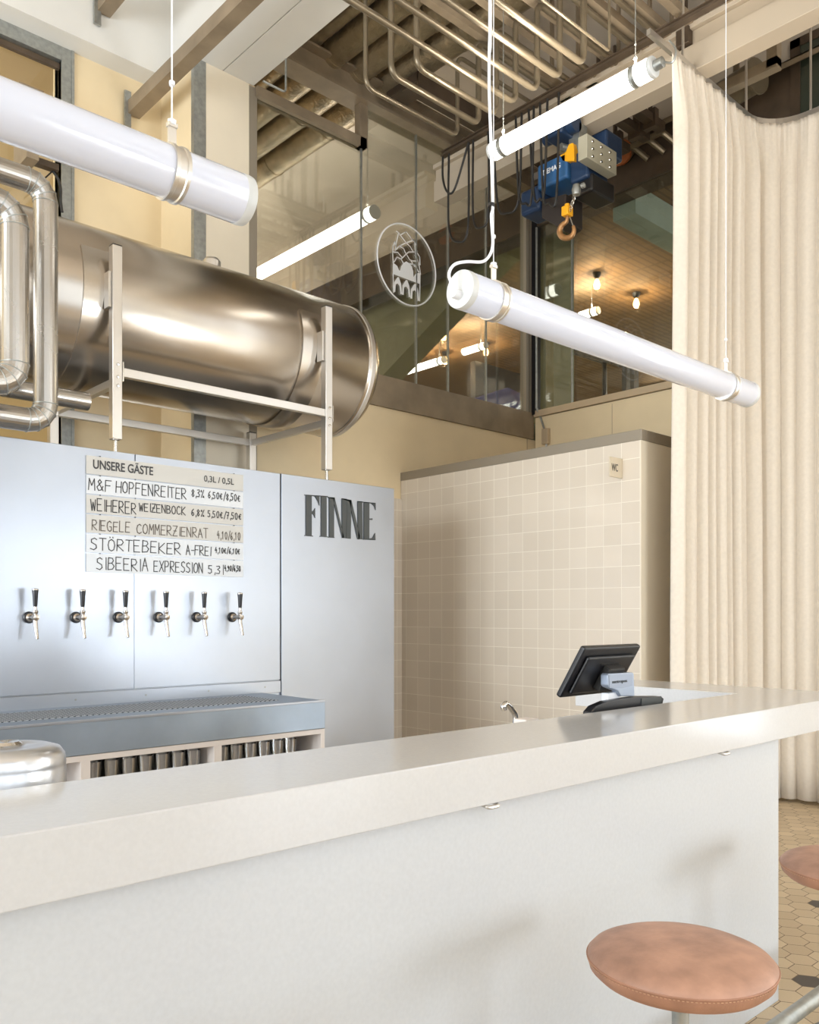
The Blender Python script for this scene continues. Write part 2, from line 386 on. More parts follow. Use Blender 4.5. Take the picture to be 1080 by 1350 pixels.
def grille_mat():
    m = bpy.data.materials.new('perforated_grille_steel'); m.use_nodes = True; nt = m.node_tree; b = nt.nodes['Principled BSDF']
    g = nt.nodes.new('ShaderNodeNewGeometry'); sp = nt.nodes.new('ShaderNodeSeparateXYZ'); nt.links.new(g.outputs['Position'], sp.inputs[0])
    P = .03
    fx = math_node(nt, 'SUBTRACT', math_node(nt, 'FRACT', math_node(nt, 'DIVIDE', math_node(nt, 'ADD', sp.outputs[0], math_node(nt, 'ADD', sp.outputs[1], 10)), P)), .5)
    fy = math_node(nt, 'SUBTRACT', math_node(nt, 'FRACT', math_node(nt, 'DIVIDE', math_node(nt, 'SUBTRACT', math_node(nt, 'ADD', sp.outputs[0], 10), sp.outputs[1]), P)), .5)
    d = math_node(nt, 'MAXIMUM', math_node(nt, 'ABSOLUTE', fx), math_node(nt, 'ABSOLUTE', fy))
    h = math_node(nt, 'LESS_THAN', d, .31)
    mx = nt.nodes.new('ShaderNodeMix'); mx.data_type = 'RGBA'; nt.links.new(h, mx.inputs[0]); mx.inputs[6].default_value = srgb(196, 200, 204); mx.inputs[7].default_value = srgb(46, 50, 54)
    nt.links.new(mx.outputs[2], b.inputs['Base Color']); b.inputs['Roughness'].default_value = .5; b.inputs['Specular IOR Level'].default_value = 0
    nt.links.new(math_node(nt, 'SUBTRACT', .9, math_node(nt, 'MULTIPLY', h, .9)), b.inputs['Metallic'])
    return m
M['grille'] = grille_mat()
def rib_mat():
    m = bpy.data.materials.new('ribbed_dark_ceiling'); m.use_nodes = True; nt = m.node_tree; b = nt.nodes['Principled BSDF']
    g = nt.nodes.new('ShaderNodeNewGeometry'); sp = nt.nodes.new('ShaderNodeSeparateXYZ'); nt.links.new(g.outputs['Position'], sp.inputs[0])
    fx = math_node(nt, 'FRACT', math_node(nt, 'DIVIDE', sp.outputs[1], .09)); fy = math_node(nt, 'FRACT', math_node(nt, 'DIVIDE', sp.outputs[0], .4))
    h = math_node(nt, 'MAXIMUM', math_node(nt, 'LESS_THAN', fx, .3), math_node(nt, 'LESS_THAN', fy, .08))
    mx = nt.nodes.new('ShaderNodeMix'); mx.data_type = 'RGBA'; nt.links.new(h, mx.inputs[0]); mx.inputs[6].default_value = srgb(128, 102, 70); mx.inputs[7].default_value = srgb(104, 84, 58)
    nt.links.new(mx.outputs[2], b.inputs['Base Color']); b.inputs['Roughness'].default_value = .8
    return m
M['rib'] = rib_mat()

# ------------------------------------------------------------------ the room
CEIL = 6.6; XR = 7.066; YB = 5.75; YC = 6.27
struct('floor', MB().box(-5, 15, -5, 15, -.1, 0), M['hex'])
struct('ceiling', MB().box(-5.1, XR + .3, -5.1, 15, CEIL, CEIL + .15), M['ceil'])
def wall_with_openings(axis, pos, th, lo, hi, z0, z1, ops):    # ops: (a, b, za, zb)
    mb = MB(); ops = sorted(ops); cur = lo
    def bx(a, b, c, d):
        if b - a < 1e-4 or d - c < 1e-4: return
        if axis == 'Y': mb.box(a, b, pos, pos + th, c, d)
        else: mb.box(pos, pos + th, a, b, c, d)
    for a, b, c, d in ops:
        bx(cur, a, z0, z1); bx(a, b, z0, c); bx(a, b, d, z1); cur = b
    bx(cur, hi, z0, z1); return mb
struct('wall_front', wall_with_openings('Y', -5.2, .2, -5, XR + .2, 0, CEIL, [(a, b, WZ0, WZ1) for a, b in FW] + [FS]), M['white'])
struct('wall_left', wall_with_openings('X', -5.2, .2, -5.2, 6.4, 0, CEIL, [(a, b, WZ0, 3.9) for a, b in LW]), M['white'])
struct('wall_right', wall_with_openings('X', XR, .2, -5, 5.7, 0, 3.52, [(a, b, WZ0, 3.52) for a, b in RW]), M['cream'])
struct('wall_right_upper', wall_with_openings('X', XR, .2, -5, 2.62, 3.52, CEIL, [(a, b, 3.52, WZ1) for a, b in RW]), M['ceil'])
k = 1
for a, b in FW:
    fr = MB()
    for x in (a, (a + b) / 2, b): fr.box(x - .03, x + .03, -5.12, -5.06, WZ0, WZ1)
    for z in (WZ0, 3.1, WZ1): fr.box(a, b, -5.12, -5.06, z - .03, z + .03)
    w = struct('window_%d' % k, fr, M['darksteel']); k += 1
for a, b in RW:
    fr = MB()
    for y in (a, (a + b) / 2, b): fr.box(XR + .1, XR + .16, y - .03, y + .03, WZ0, WZ1)
    for z in (WZ0, 3.1, WZ1): fr.box(XR + .1, XR + .16, a, b, z - .03, z + .03)
    w = struct('window_%d' % k, fr, M['darksteel']); k += 1

fr = MB()
for x in (FS[0], (FS[0] + FS[1]) / 2, FS[1]): fr.box(x - .03, x + .03, -5.12, -5.06, FS[2], FS[3])
for z in (FS[2], FS[3]): fr.box(FS[0], FS[1], -5.12, -5.06, z - .03, z + .03)
struct('window_14', fr, M['darksteel'])
k = 11
for a, b in LW:
    fr = MB()
    for y in (a, (a + b) / 2, b): fr.box(-5.14, -5.08, y - .03, y + .03, WZ0, 3.9)
    for z in (WZ0, 3.9): fr.box(-5.14, -5.08, a, b, z - .03, z + .03)
    w = struct('window_%d' % k, fr, M['darksteel']); k += 1

# back wall on the left with its window, soffit above
struct('wall_back_left', wall_with_openings('Y', YC, .15, -5, 3.13, 0, 5.57, [(1.0, 2.35, 2.6, 5.5)]), M['cream'])
fr = MB(); fr.box(2.35, 2.42, YC - .012, YC + .12, 2.6, 5.57); fr.box(.95, 2.349, YC - .012, YC + .12, 5.47, 5.57)
fr.box(2.42, 2.44, YC - .02, YC, 2.4, 5.57)
wn = struct('window_7', fr, M['galv'])
struct('window_pane', MB().box(1.0, 2.35, YC + .05, YC + .06, 2.6, 5.46), M['glass'], parent=wn)
struct('window_rail', MB().box(1.0, 2.35, YC + .02, YC + .05, 5.42, 5.46), M['darksteel'], parent=wn)
struct('wall_behind_window', MB().box(-.5, 3.1, 7.3, 7.4, 2, 7), M['cream'])
struct('wall_soffit_left', MB().box(-5, 3.13, 6.08, YC + .15, 5.57, CEIL), M['white'])
sf = MB().box(3.131, 3.365, -5, 6.42, 5.601, CEIL).box(3.131, 3.365, -5, 5.74, 5.59, 5.6).box(3.375, 3.64, -5, 6.42, 5.601, CEIL).box(3.375, 3.64, -5, 5.74, 5.59, 5.6).box(3.36, 3.38, -5, 5.75, 5.60, CEIL)
struct('ceiling_soffit_box', sf, M['white'])
struct('wall_pillar', MB().box(3.13, 3.67, YB, YC + .1, 0, 5.6), M['cream'])
struct('wall_pillar_panel', MB().box(3.225, 3.60, YB - .010, YB, 0, 5.59), M['creamlight'])
ps = MB().box(3.125, 3.225, YB - .012, YB + .03, 0, 5.6); struct('trim_1', ps, M['galv'])
ps = MB().box(3.60, 3.672, YB - .012, YB + .03, 0, 5.58); struct('trim_2', ps, M['trimgrey'])
# back wall under the interior gallery
struct('wall_back', MB().box(3.67, XR + .2, YB, YB + .12, 0, 3.30), M['cream'])
struct('wall_back_joint', MB().box(6.985, 7.0, YB - .002, YB, 0, 3.3).box(XR - .002, XR, 4.75, 4.757, 0, 3.5), M['trimlight'])
# gallery
struct('trim_3', MB().box(3.67, XR, YB - .03, YB + .12, 3.30, 3.575), M['brownsteel'])          # deep fascia beam
struct('trim_4', MB().box(XR - .03, XR + .1, 2.62, 5.70, 3.525, 3.59), M['trimlight'])           # right sill
struct('trim_5', MB().box(XR, XR + .25, 2.62, 13, 5.53, 5.97), M['darksteel'])                     # lintel
struct('wall_gallery_upper', MB().box(XR, XR + .2, 2.62, 13, 5.97, CEIL), M['ceil'])
struct('floor_gallery', MB().box(3.67, 15, YB + .13, 13, 3.30, 3.52).box(XR + .2, 15, 2.62, YB + .13, 3.30, 3.52), M['paleconc'])
struct('ceiling_gallery', MB().box(XR + .26, 15, -1, 14, 5.70, 5.85), M['rib'])
struct('wall_gallery_far', MB().box(3.67, 15, 12.0, 12.1, 3.5, CEIL), M['mezzwall'])
struct('wall_gallery_right', MB().box(14, 14.1, -1, 12, 3.5, CEIL), M['mezzwall'])
struct('wall_gallery_left', MB().box(3.5, 3.66, YC + .1, 12, 3.5, CEIL), M['mezzwall'])
# window frames of the gallery
g1 = MB()
g1.box(3.66, 4.77, YB - .04, YB + .04, 5.51, 5.59); g1.box(4.70, 4.78, YB - .04, YB + .04, 5.51, 5.90)
win8 = struct('window_8', g1, M['brownsteel'])
struct('window_pane', MB().box(3.672, 4.74, YB + .0, YB + .008, 3.575, 5.51), M['glass'], parent=win8)
struct('window_pane', MB().box(4.742, 6.95, YB + .0, YB + .008, 3.575, 5.88), M['glass'], parent=win8)
jn = MB()
for x in (4.74, 5.397, 5.815, 6.353): jn.box(x - .006, x + .006, YB - .006, YB + .01, 3.575, 5.88)
struct('glass_joint', jn, M['galv'], parent=win8)
g2 = MB().box(6.94, 6.985, YB - .03, YB + .05, 3.575, 5.9).box(7.0, 7.03, YB - .03, YB + .05, 3.575, 5.9)
win9 = struct('window_9', g2, M['trimgrey'])
struct('corner_post', MB().box(7.035, XR + .06, 5.68, 5.80, 3.55, 5.9), M['black'], parent=win9)
struct('window_pane', MB().box(XR + .03, XR + .038, 2.62, 5.69, 3.59, 5.53), M['glass'], parent=win9)
struct('glass_joint', MB().box(XR + .02, XR + .04, 5.245, 5.257, 3.59, 5.53), M['galv'], parent=win9)
# big steel H-beam above the gallery window
hb = MB().box(3.75, XR, YB - .1, YB + .1, 5.88, 5.90).box(3.75, XR, YB - .012, YB + .012, 5.90, 6.10).box(3.75, XR, YB - .1, YB + .1, 6.10, 6.12)
tag(obj('steel_beam', hb, M['brownsteel']), 'long brown steel girder running above the gallery glass', 'beam')
hb = MB().box(4.9, XR, 5.2, 5.4, 5.92, 5.94).box(4.9, 5.1, 5.2, 5.6, 5.94, 6.0).box(4.9, XR, 5.19, 5.21, 5.86, 6.0)
tag(obj('cable_tray', hb, M['darksteel']), 'dark cable tray of bundled wires beside the brown girder', 'cable tray')
wr = MB()
for i in range(7):
    y = 5.25 + i * .02; pts = [(5.0 + t * .2, y + random.uniform(-.012, .012), 5.955 + random.uniform(0, .03)) for t in range(10)]
    wr.tube(pts, .006, 6)
tag(obj('wire_bundle', wr, M['rubber']), 'loose bundle of thin wires lying in the cable tray', 'wires')
# conduit down the corner of the gallery window
cd = MB().tube([(7.035, 5.66, 5.5), (7.035, 5.66, 3.62), (7.06, 5.62, 3.5), (XR - .03, 5.55, 3.36)], .011, 8)
t = empty('cable_conduit', 'thin grey conduit with junction box down the gallery window corner', 'conduit', (XR - .02, 5.55, 0))
obj('pipe', cd, M['galv'], t)
obj('junction_box', MB().box(XR - .05, XR - .004, 5.50, 5.58, 3.22, 3.38), M['trimlight'], t, .004)
obj('lower_pipe', MB().tube([(XR - .02, 5.54, 3.22), (XR - .02, 5.54, 2.6)], .01, 8), M['endcap'], t)

# window high on the right wall, with its frame
w10 = struct('window_10', MB().box(XR - .02, XR + .05, 2.95, 3.03, 5.45, 6.15).box(XR - .02, XR + .05, 2.0, 3.03, 6.08, 6.15).box(XR - .02, XR + .05, 2.0, 3.03, 5.45, 5.52), M['darksteel'])
struct('window_pane', MB().box(XR - .01, XR, 2.0, 2.96, 5.5, 6.1), mat('dark_green_glass', srgb(58, 64, 54), .1), parent=w10)

# tiled WC cabin
struct('wall_tiled', MB().box(5.2, 5.35, 3.27, YB - .005, 0, 2.665), M['tile'])
struct('wall_tiled_end', MB().box(5.2, 5.3, 3.262, 3.27, 0, 2.665).box(5.3, XR - .01, 3.264, 3.34, 0, 2.665), M['creamlight'])
struct('trim_6', MB().box(5.195, 5.36, 3.255, YB - .005, 2.665, 2.74).box(5.36, XR - .01, 3.255, 3.35, 2.665, 2.74), M['trimgrey'], .003)
struct('wall_tiled_back', MB().box(3.9, 5.2, YB - .02, YB, 0, 2.50), M['tile'])
wc = empty('wc_sign', 'small square WC sign projecting from the tiled wall', 'sign', (5.12, 3.42, 2.5))
a, b = onY(803, 601.5, 3.42), onY(819, 631, 3.42)
obj('plate', MB().box(a.x, 5.2, 3.412, 3.424, b.z, a.z), mat('beige_sign_plate', srgb(206, 192, 168), .4), wc, .002)
sc = MB()
def text_mesh(s, size, org, ux, uz, m, parent, name='lettering', width=None, extrude=.001, bold=0, label=None):
    cu = bpy.data.curves.new(name, 'FONT'); cu.body = s; cu.size = size; cu.extrude = extrude; cu.offset = bold
    to = bpy.data.objects.new(name, cu); C.objects.link(to)
    dg = bpy.context.evaluated_depsgraph_get(); me = bpy.data.meshes.new_from_object(to.evaluated_get(dg))
    bpy.data.objects.remove(to, do_unlink=True)
    xs = [v.co.x for v in me.vertices]; w = max(xs) - min(xs); k = (width / w) if width else 1; x0 = min(xs)
    ux = Vector(ux).normalized(); uz = Vector(uz).normalized(); n = ux.cross(uz)
    r = root_loc(parent)
    for v in me.vertices:
        p = Vector(org) + ux * (v.co.x - x0) * k + uz * v.co.y + n * v.co.z
        v.co = p - r
    me.materials.clear(); me.materials.append(m)
    o = bpy.data.objects.new(name, me); C.objects.link(o); o.parent = parent
    if label: o['label'] = label
    return o
text_mesh('WC', .075, (a.x + .02, 3.411, (a.z + b.z) / 2 - .028), (1, 0, 0), (0, 0, 1), M['ink'], wc, width=.075)

# concrete column, rakers and beam inside the gallery
cl = MB().box(7.5, 7.87, 5.797, 6.09, 3.52, 5.7)
tag(obj('concrete_column', cl, M['concrete']), 'square concrete column standing behind the gallery corner glass', 'column')
rk = MB().prism([Vector((q.x, q.y, min(q.z, 5.69))) for q in [onX(x, y, 7.45) for x, y in ((395, 400), (694, 263), (694, 300), (655, 335), (500, 500), (450, 570))]], (.35, 0, 0))
tag(obj('concrete_raker', rk, M['concrete']), 'olive concrete slanted beam seen through the left gallery glass', 'beam')
tag(obj('concrete_beam', MB().box(7.33, 13.9, 4.66, 4.92, 5.40, 5.69), M['paleconc']), 'pale green concrete ceiling beam behind the right gallery glass', 'beam')
# dark window at the far gallery wall
dw = empty('folding_screen', 'dark screen with blue cloth hung over it behind the left gallery glass', 'screen', (10.4, 9.0, 3.52))
obj('panel', MB().box(9.7, 11.4, 9.0, 9.1, 3.52, 5.38), M['black'], dw)
obj('cloth', MB().prism([(9.62, 8.93, 4.6), (10.9, 8.93, 4.6), (10.9, 8.93, 5.02), (10.4, 8.93, 5.08), (9.62, 8.93, 4.78)], (0, .05, 0)), M['hedge'], dw, .02, 3)
rl = empty('gallery_railing', 'black tubular railing behind the right gallery glass', 'railing', (9.0, 5.3, 3.52))
p1, p2, p3, p4 = onX(744, 560, 8.9), onX(744, 460, 8.9), onX(797, 477, 8.9), onX(797, 560, 8.9)
obj('rail', MB().tube(fillet([(8.9, p1.y, 3.52), p2, p3, (8.9, p4.y, 3.52)], .08), .03, 8), M['black'], rl)
obj('top_board', MB().prism([onX(737, 455, 8.8), onX(806, 474, 8.8), onX(806, 480, 8.8), onX(740, 462, 8.8)], (.4, 0, 0)), M['black'], rl)
obj('post', MB().box(8.8, 8.9, onX(826, 480, 8.8).y, onX(820, 480, 8.8).y, 3.52, 4.6).box(8.8, 8.9, onX(836, 480, 8.8).y, onX(831, 480, 8.8).y, 3.52, 4.6), M['black'], rl)
obj('base_board', MB().box(8.8, 9.0, onX(905, 480, 8.8).y, onX(770, 480, 8.8).y, 3.52, 3.75), M['black'], rl)
tag(obj('dark_wall_panel', MB().box(13.7, 13.95, 5.5, 9.5, 3.55, 5.15), M['black']), 'wide dark panel on the far wall behind the right gallery glass', 'panel')

# ceiling bulbs of the gallery
def bulb(loc, label):
    t = empty('ceiling_bulb', label, 'light', loc, 'bare warm bulbs on the gallery ceiling')
    x, y, z = loc
    obj('socket', MB().lathe([(.0, 0), (.055, 0), (.045, -.04), (.022, -.07), (0, -.07)], loc, n=12), M['black'], t)
    obj('bulb', MB().lathe([(0, -.07), (.02, -.08), (.036, -.12), (.042, -.155), (.028, -.19), (0, -.20)], loc, n=12), M['bulb'], t, label='glowing warm glass bulb')
    l = bpy.data.lights.new('bulb_light', 'POINT'); l.energy = 22; l.color = (1, .68, .36); l.shadow_soft_size = .012
    lo = bpy.data.objects.new('bulb_light', l); C.objects.link(lo); lo.location = (x, y, z - .225)
BL = ['bare bulb just right of the crest, partly behind the left gallery glass joint', 'bare bulb left of the hanging white tube, upper of two in a column',
      'leftmost bare bulb behind the gallery glass beside the tank', 'bare bulb just right of the lit far tube, lower of two in a column',
      'bare bulb below the hoist hook behind the right gallery glass', 'bare bulb nearest the curtain behind the right gallery glass', 'bare bulb just left of the gallery corner frame']
for (x, y), lb in zip(((587, 393), (585, 431), (532, 453), (587, 464), (787, 360), (839, 386), (641, 452)), BL):
    p = onZ(x, y, 5.7); bulb((p.x, p.y, 5.70), lb)

# ------------------------------------------------------------------ ceiling installations
for nm, (xx, rr) in {'a': (5.02, .13), 'b': (4.70, .12), 'c': (4.42, .11)}.items():
    z = 6.18
    mb = MB().tube([(xx, -2, z), (xx, 11.9, z)], rr, 20)
    for i in range(14): mb.tube([(xx, 0.3 + i * .9, z), (xx, .34 + i * .9, z)], rr + .006, 20)
    lb = {'a': 'foil-lagged ceiling duct nearest the gallery glass, rightmost of three', 'b': 'foil-lagged ceiling duct between two others', 'c': 'foil-lagged ceiling duct, leftmost of three'}[nm]
    tag(obj('lagged_duct', mb, M['lag']), lb, 'duct', 'lagged ducts under the ceiling')
mb = MB().box(3.68, 4.25, -2, 11.9, 6.42, 6.58)
tag(obj('dark_cable_channel', mb, M['black']), 'black open cable channel between the ceiling ducts and white soffit', 'cable channel')
for xx, lb in ((4.22, 'slim brown ceiling pipe beside the black cable channel'), (3.82, 'slim brown ceiling pipe below the black cable channel')):
    tag(obj('ceiling_pipe', MB().tube([(xx, -2, 6.2), (xx, 11.9, 6.2)], .05, 12), M['lag']), lb, 'pipe')
# bent pipe coil
ys = [4.418, 4.205, 4.035, 3.858, 3.667, 3.477, 3.286]
XE = 4.565
for i, y in enumerate(ys):
    xl = (3.448, 3.646, 3.79, 1.6, 1.6, 1.6, 1.6)[i]; yy = y + (-.03 if i < 3 else 0)
    r = .021 if i else .016
    lo = [(xl, y, 6.41), (xl, y, 5.0)] if i < 3 else [(1.6, y, 5.0)]
    if i == 0: lo = [(3.68, y, 6.41), (3.68, y, 5.0)]
    if i == 1: lo = [(3.72, y, 6.41), (3.72, y, 5.0)]
    pts = lo + [(XE, y, 5.0), (XE, y, 5.6), (5.5, y, 5.6)]
    mb = MB().tube(fillet(pts, .07, 6), r, 12)
    o = obj('bent_pipe', mb, M['pipe'])
    names = ['farthest', 'second farthest', 'third farthest', 'middle', 'third nearest', 'second nearest', 'nearest']
    tag(o, 'bent bronze-grey pipe under the ceiling, %s of the row of seven' % names[i], 'pipe', 'bent pipes hanging under the ceiling')
mb = MB().tube(fillet([(3.9, 3.10, 5.0), (4.577, 3.10, 5.0), (4.577, 3.10, 6.59)], .03), .009, 8)
tag(obj('support_rod', mb, M['pipe']), 'thin bent support rod next to the near end of the pipe row', 'rod')
mb = MB().tube(fillet([(3.0, 5.0, 5.35), (3.42, 5.0, 5.35), (3.42, 5.0, 5.58)], .03), .008, 8)
a = onY(347, 107, 5.3); b = onY(377, 122, 5.3); c = onY(382, 80, 5.3)
mb = MB().tube(fillet([a, b, (b.x, 5.3, 6.5)], .03), .008, 8)
tag(obj('support_rod', mb, M['galv']), 'thin bent rod beside the white soffit corner', 'rod')
# rail and channels
mb = MB().box(5.195, 5.245, -1, 5.23, 5.405, 5.41).box(5.216, 5.224, -1, 5.23, 5.41, 5.44).box(5.195, 5.245, -1, 5.23, 5.44, 5.447)
tag(obj('cable_rail', mb, M['darksteel']), 'slim brown rail under the ceiling carrying the black hoist cables', 'rail')
for i, (a, b, y) in enumerate(((3.9, 5.9, 3.72), (3.9, 5.9, 3.45), (3.9, 5.9, 3.27), (4.3, 6.1, 3.10), (4.4, 6.1, 2.80), (3.9, 5.7, 3.95), (3.9, 5.7, 4.2))):
    mb = MB().box(a, b, y - .03, y + .03, 5.63, 5.69).box(a + .3, a + .33, y - .01, y + .01, 5.69, CEIL).box(b - .3, b - .27, y - .01, y + .01, 5.69, CEIL)
    mb.box(b - .12, b - .06, y - .05, y + .05, 5.60, 5.72)
    lbs = ['brown ceiling channel over the lit tube middle', 'brown ceiling channel left of the lit tube end', 'brown ceiling channel just above the lit tube end', 'thin brown ceiling channel right of the tube wire', 'short dark ceiling channel above the curtain start', 'brown ceiling channel behind the pipe row, farther of two', 'brown ceiling channel behind the pipe row, farthest']
    tag(obj('ceiling_channel', mb, M['brownsteel']), lbs[i], 'channel', 'steel channels above the cable rail')
# white crane beam
mb = MB().box(5.57, 5.73, -2, 5.70, 5.30, 5.32).box(5.57, 5.585, -2, 5.7, 5.32, 5.40).box(5.63, 5.67, -2, 5.70, 5.32, 5.62).box(5.55, 5.75, -2, 5.70, 5.62, 5.66)
mb = MB().box(5.575, 5.735, -2, 5.70, 5.30, 5.49).box(5.60, 5.71, -2, 5.70, 5.49, 5.60).box(5.56, 5.75, -2, 5.70, 5.60, 5.64)
tag(obj('crane_beam', mb, mat('cream_beam_paint', srgb(184, 170, 150), .5), bevel=.004), 'long white crane beam under the ceiling above the hoist', 'beam')
# bracket clusters between crane beam and lintel
for i, (x, y) in enumerate(((800, 216), (822, 203), (848, 187), (868, 174))):
    p = onX(x, y, 6.75)
    mb = MB().box(5.95, 6.8, p.y - .04, p.y + .04, p.z + .02, p.z + .09).box(6.60, 6.66, p.y - .06, p.y + .06, p.z - .02, p.z + .14).box(6.6, 6.64, p.y - .01, p.y + .01, p.z + .09, CEIL)
    tag(obj('ceiling_bracket', mb, M['darksteel']), ['dark ceiling bracket right of the hoist, farthest of four', 'dark ceiling bracket right of the hoist, second farthest of four', 'dark ceiling bracket near the curtain edge, second nearest of four', 'dark ceiling bracket touching the curtain edge, nearest of four'][i], 'bracket', 'brackets beyond the crane beam')
mb = MB().box(7.0, 7.06, 2.62, 5.7, 5.97, 5.98).box(7.0, 7.01, 2.62, 5.7, 5.93, 5.98)
tag(obj('steel_angle', mb, M['brownsteel']), 'brown steel angle running along the top of the right lintel', 'beam')
for i, (x, y) in enumerate(((823, 196), (844, 187), (862, 178))):
    p = onX(x, y + 6, XR - .1)
    mb = MB().tube(fillet([(XR - .01, p.y + .35, p.z - .02), (XR - .12, p.y + .15, p.z + .02), (XR - .12, p.y - .1, p.z + .02), (XR - .01, p.y - .2, p.z - .1)], .05), .028, 10)
    tag(obj('wall_pipe', mb, M['pipe']), ['short bent pipe on the brown lintel, farthest of three', 'short bent pipe on the brown lintel, middle of three', 'short bent pipe on the brown lintel, nearest the curtain'][i], 'pipe')
p = onX(822, 204, XR - .06)
mb = MB().lathe([(0, 0), (.10, 0), (.12, -.05), (0, -.06)], p, (1, 0, 0), 16)
tag(obj('cable_coil', mb, mat('orange_brown_core', srgb(170, 96, 48), .6)), 'orange-brown cable coil hanging on the brown lintel', 'cable')
# L-shaped box bracket upper right
mb = MB().box(6.15, 6.25, 2.70, 2.78, 5.60, 6.5).box(6.15, 6.25, 2.70, 3.6, 5.60, 5.68)
mb = MB().box(6.42, 6.50, 2.86, 2.94, 5.62, CEIL).box(6.42, 6.50, 2.86, 3.5, 5.60, 5.68)
tag(obj('steel_bracket', mb, M['brownsteel']), 'brown L-shaped steel bracket hanging behind the curtain rail corner', 'bracket')
mb = MB().lathe([(0, 0), (.14, 0), (.14, .02), (.12, .03), (.12, .5), (0, .5)], (6.66, 3.12, 5.75), (.2, 1, 0), 20).box(6.69, 6.72, 3.3, 3.34, 5.75, CEIL)
tag(obj('round_duct', mb, M['pipe']), 'round metal duct end behind the curtain rail corner', 'duct')
p = onZ(905, 55, 5.55)
tag(obj('ceiling_clamp', MB().box(p.x - .06, p.x + .06, p.y - .05, p.y + .05, 5.50, 5.62).tube([(p.x, p.y, 5.62), (p.x, p.y, CEIL)], .012, 8), M['darksteel'], bevel=.01), 'dark ceiling clamp left of the crane beam end', 'clamp')
# brown beams upper left
for i, (p, z) in enumerate((((2.86, 6.25), 5.32), ((2.55, 6.07), 5.86))):
    mb = MB().box(p[0] - .02, p[0] + .08, -3, p[1], z - .05, z + .05)
    o = obj('roof_beam', mb, M['brownsteel'])
    tag(o, ['brown steel bar over the tank, lower of two at upper left', 'brown steel bar at the top edge, upper of two at upper left'][i], 'beam', 'brown steel bars under the white soffit')
    obj('end_plate', MB().box(p[0] - .045, p[0] + .005, p[1] - .02, p[1], z - .15, z + .12), M['galv'], o)

# ------------------------------------------------------------------ fluorescent tubes
def tube_light(a, b, r, label, lit, group, wires, glow=0):
    a = Vector(a); b = Vector(b); d = (b - a).normalized(); L = (b - a).length
    t = empty('tube_light', label, 'light', a, group)
    if lit and glow:
        l = bpy.data.lights.new('tube_glow', 'AREA'); l.shape = 'RECTANGLE'; l.size = .06; l.size_y = L; l.energy = glow; l.color = (1, .93, .82)
        lo = bpy.data.objects.new('tube_glow', l); C.objects.link(lo); lo.location = (a + b) / 2 + Vector((0, 0, r + .012)); lo.rotation_euler = (math.pi, 0, 0)
    obj('diffuser', MB().lathe([(r * .97, 0), (r, .004), (r, L - .004), (r * .97, L)], a, d, 40), M['tubelit' if lit else 'opal'], t)
    for p, s in ((a, -1), (b, 1)):
        obj('end_cap', MB().lathe([(0, -.008 * 1), (r * .86, -.008), (r * .99, -.004), (r * 1.015, .004), (r * 1.015, .016), (r, .018)] if s < 0 else
                                  [(r, -.018), (r * 1.015, -.016), (r * 1.015, -.004), (r * .99, .004), (r * .86, .008), (0, .008)], p, d, 40), M['endcap'], t)
    for q, top in wires:
        c = a + d * q
        cl = obj('clamp_ring', MB().lathe([(r, -.016), (r + .004, -.016), (r + .004, -.009), (r + .0015, -.007), (r + .0015, .007), (r + .004, .009), (r + .004, .016), (r, .016)], c, d, 40), M['galv' if lit else 'frame'], t)
        up = Vector((0, 0, 1)); sd = d.cross(up)
        obj('hanger', MB().obox(c + up * (r + .022), d * .009, sd * .002, up * .022).obox(c + up * (r + .046), d * .010, sd * .006, up * .004), M['frame'], cl)
        w = MB().tube([c + up * (r + .045), c + up * (r + .12), (c.x, c.y, top)], .0016 if not lit else .003, 6)
        w.lathe([(0, -.006), (.006, -.004), (.006, .004), (0, .006)], c + up * (r + .13), n=8)
        w.lathe([(0, -.008), (.008, -.005), (.009, .004), (0, .008)], c + up * (r + .052), n=8)
        obj('hanging_wire', w, M['whiteplastic'] if not lit else M['galv'], t)
    return t, a, b, d
GZ = CEIL
t1, *_ = tube_light((-.78, 1.58, 2.331), (.978, 1.58, 2.334), .0505, 'large white unlit hanging tube at upper left', False, 'white tubes hanging over the bar', [(.25, 6.6), (1.592, 6.6)])
t2, a, b, d = tube_light((1.667, 1.6, 2.329), (3.33, 1.6, 2.337), .051, 'white unlit hanging tube in front of the curtain and hoist', False, 'white tubes hanging over the bar', [(.132, 6.6), (1.48, 6.6)])
# lead of the second tube
p0 = a + Vector((-.012, 0, -.022))
obj('cable_gland', MB().lathe([(0, 0), (.013, 0), (.013, .03), (.009, .034), (0, .034)], a + Vector((-.004, 0, -.018)), (-1, 0, 0), 12), M['whiteplastic'], t2)
cx = a.x + .132
pth = [a + Vector((-.03, 0, -.018)), onY(597, 378, 1.6), onY(592, 362, 1.6), onY(599, 349, 1.6), onY(615, 345, 1.6), onY(636, 345, 1.6), onY(646, 336, 1.6), onY(650, 320, 1.6), onY(648, 285, 1.6), onY(650, 270, 1.6), onY(648, 200, 1.6), onY(645, 100, 1.6), onY(647, 0, 1.6), onY(646, -60, 1.6), (1.79, 1.6, 6.6)]
def smooth_path(p, n=6):
    p = [Vector(q) for q in p]; out = []
    for i in range(len(p) - 1):
        a0 = p[max(i - 1, 0)]; a1 = p[i]; a2 = p[i + 1]; a3 = p[min(i + 2, len(p) - 1)]
        for k in range(n):
            s = k / n; out.append(.5 * ((2 * a1) + (-a0 + a2) * s + (2 * a0 - 5 * a1 + 4 * a2 - a3) * s * s + (-a0 + 3 * a1 - 3 * a2 + a3) * s ** 3))
    out.append(p[-1]); return out
obj('power_cable', MB().tube(smooth_path(pth), .0042, 8), M['whiteplastic'], t2)
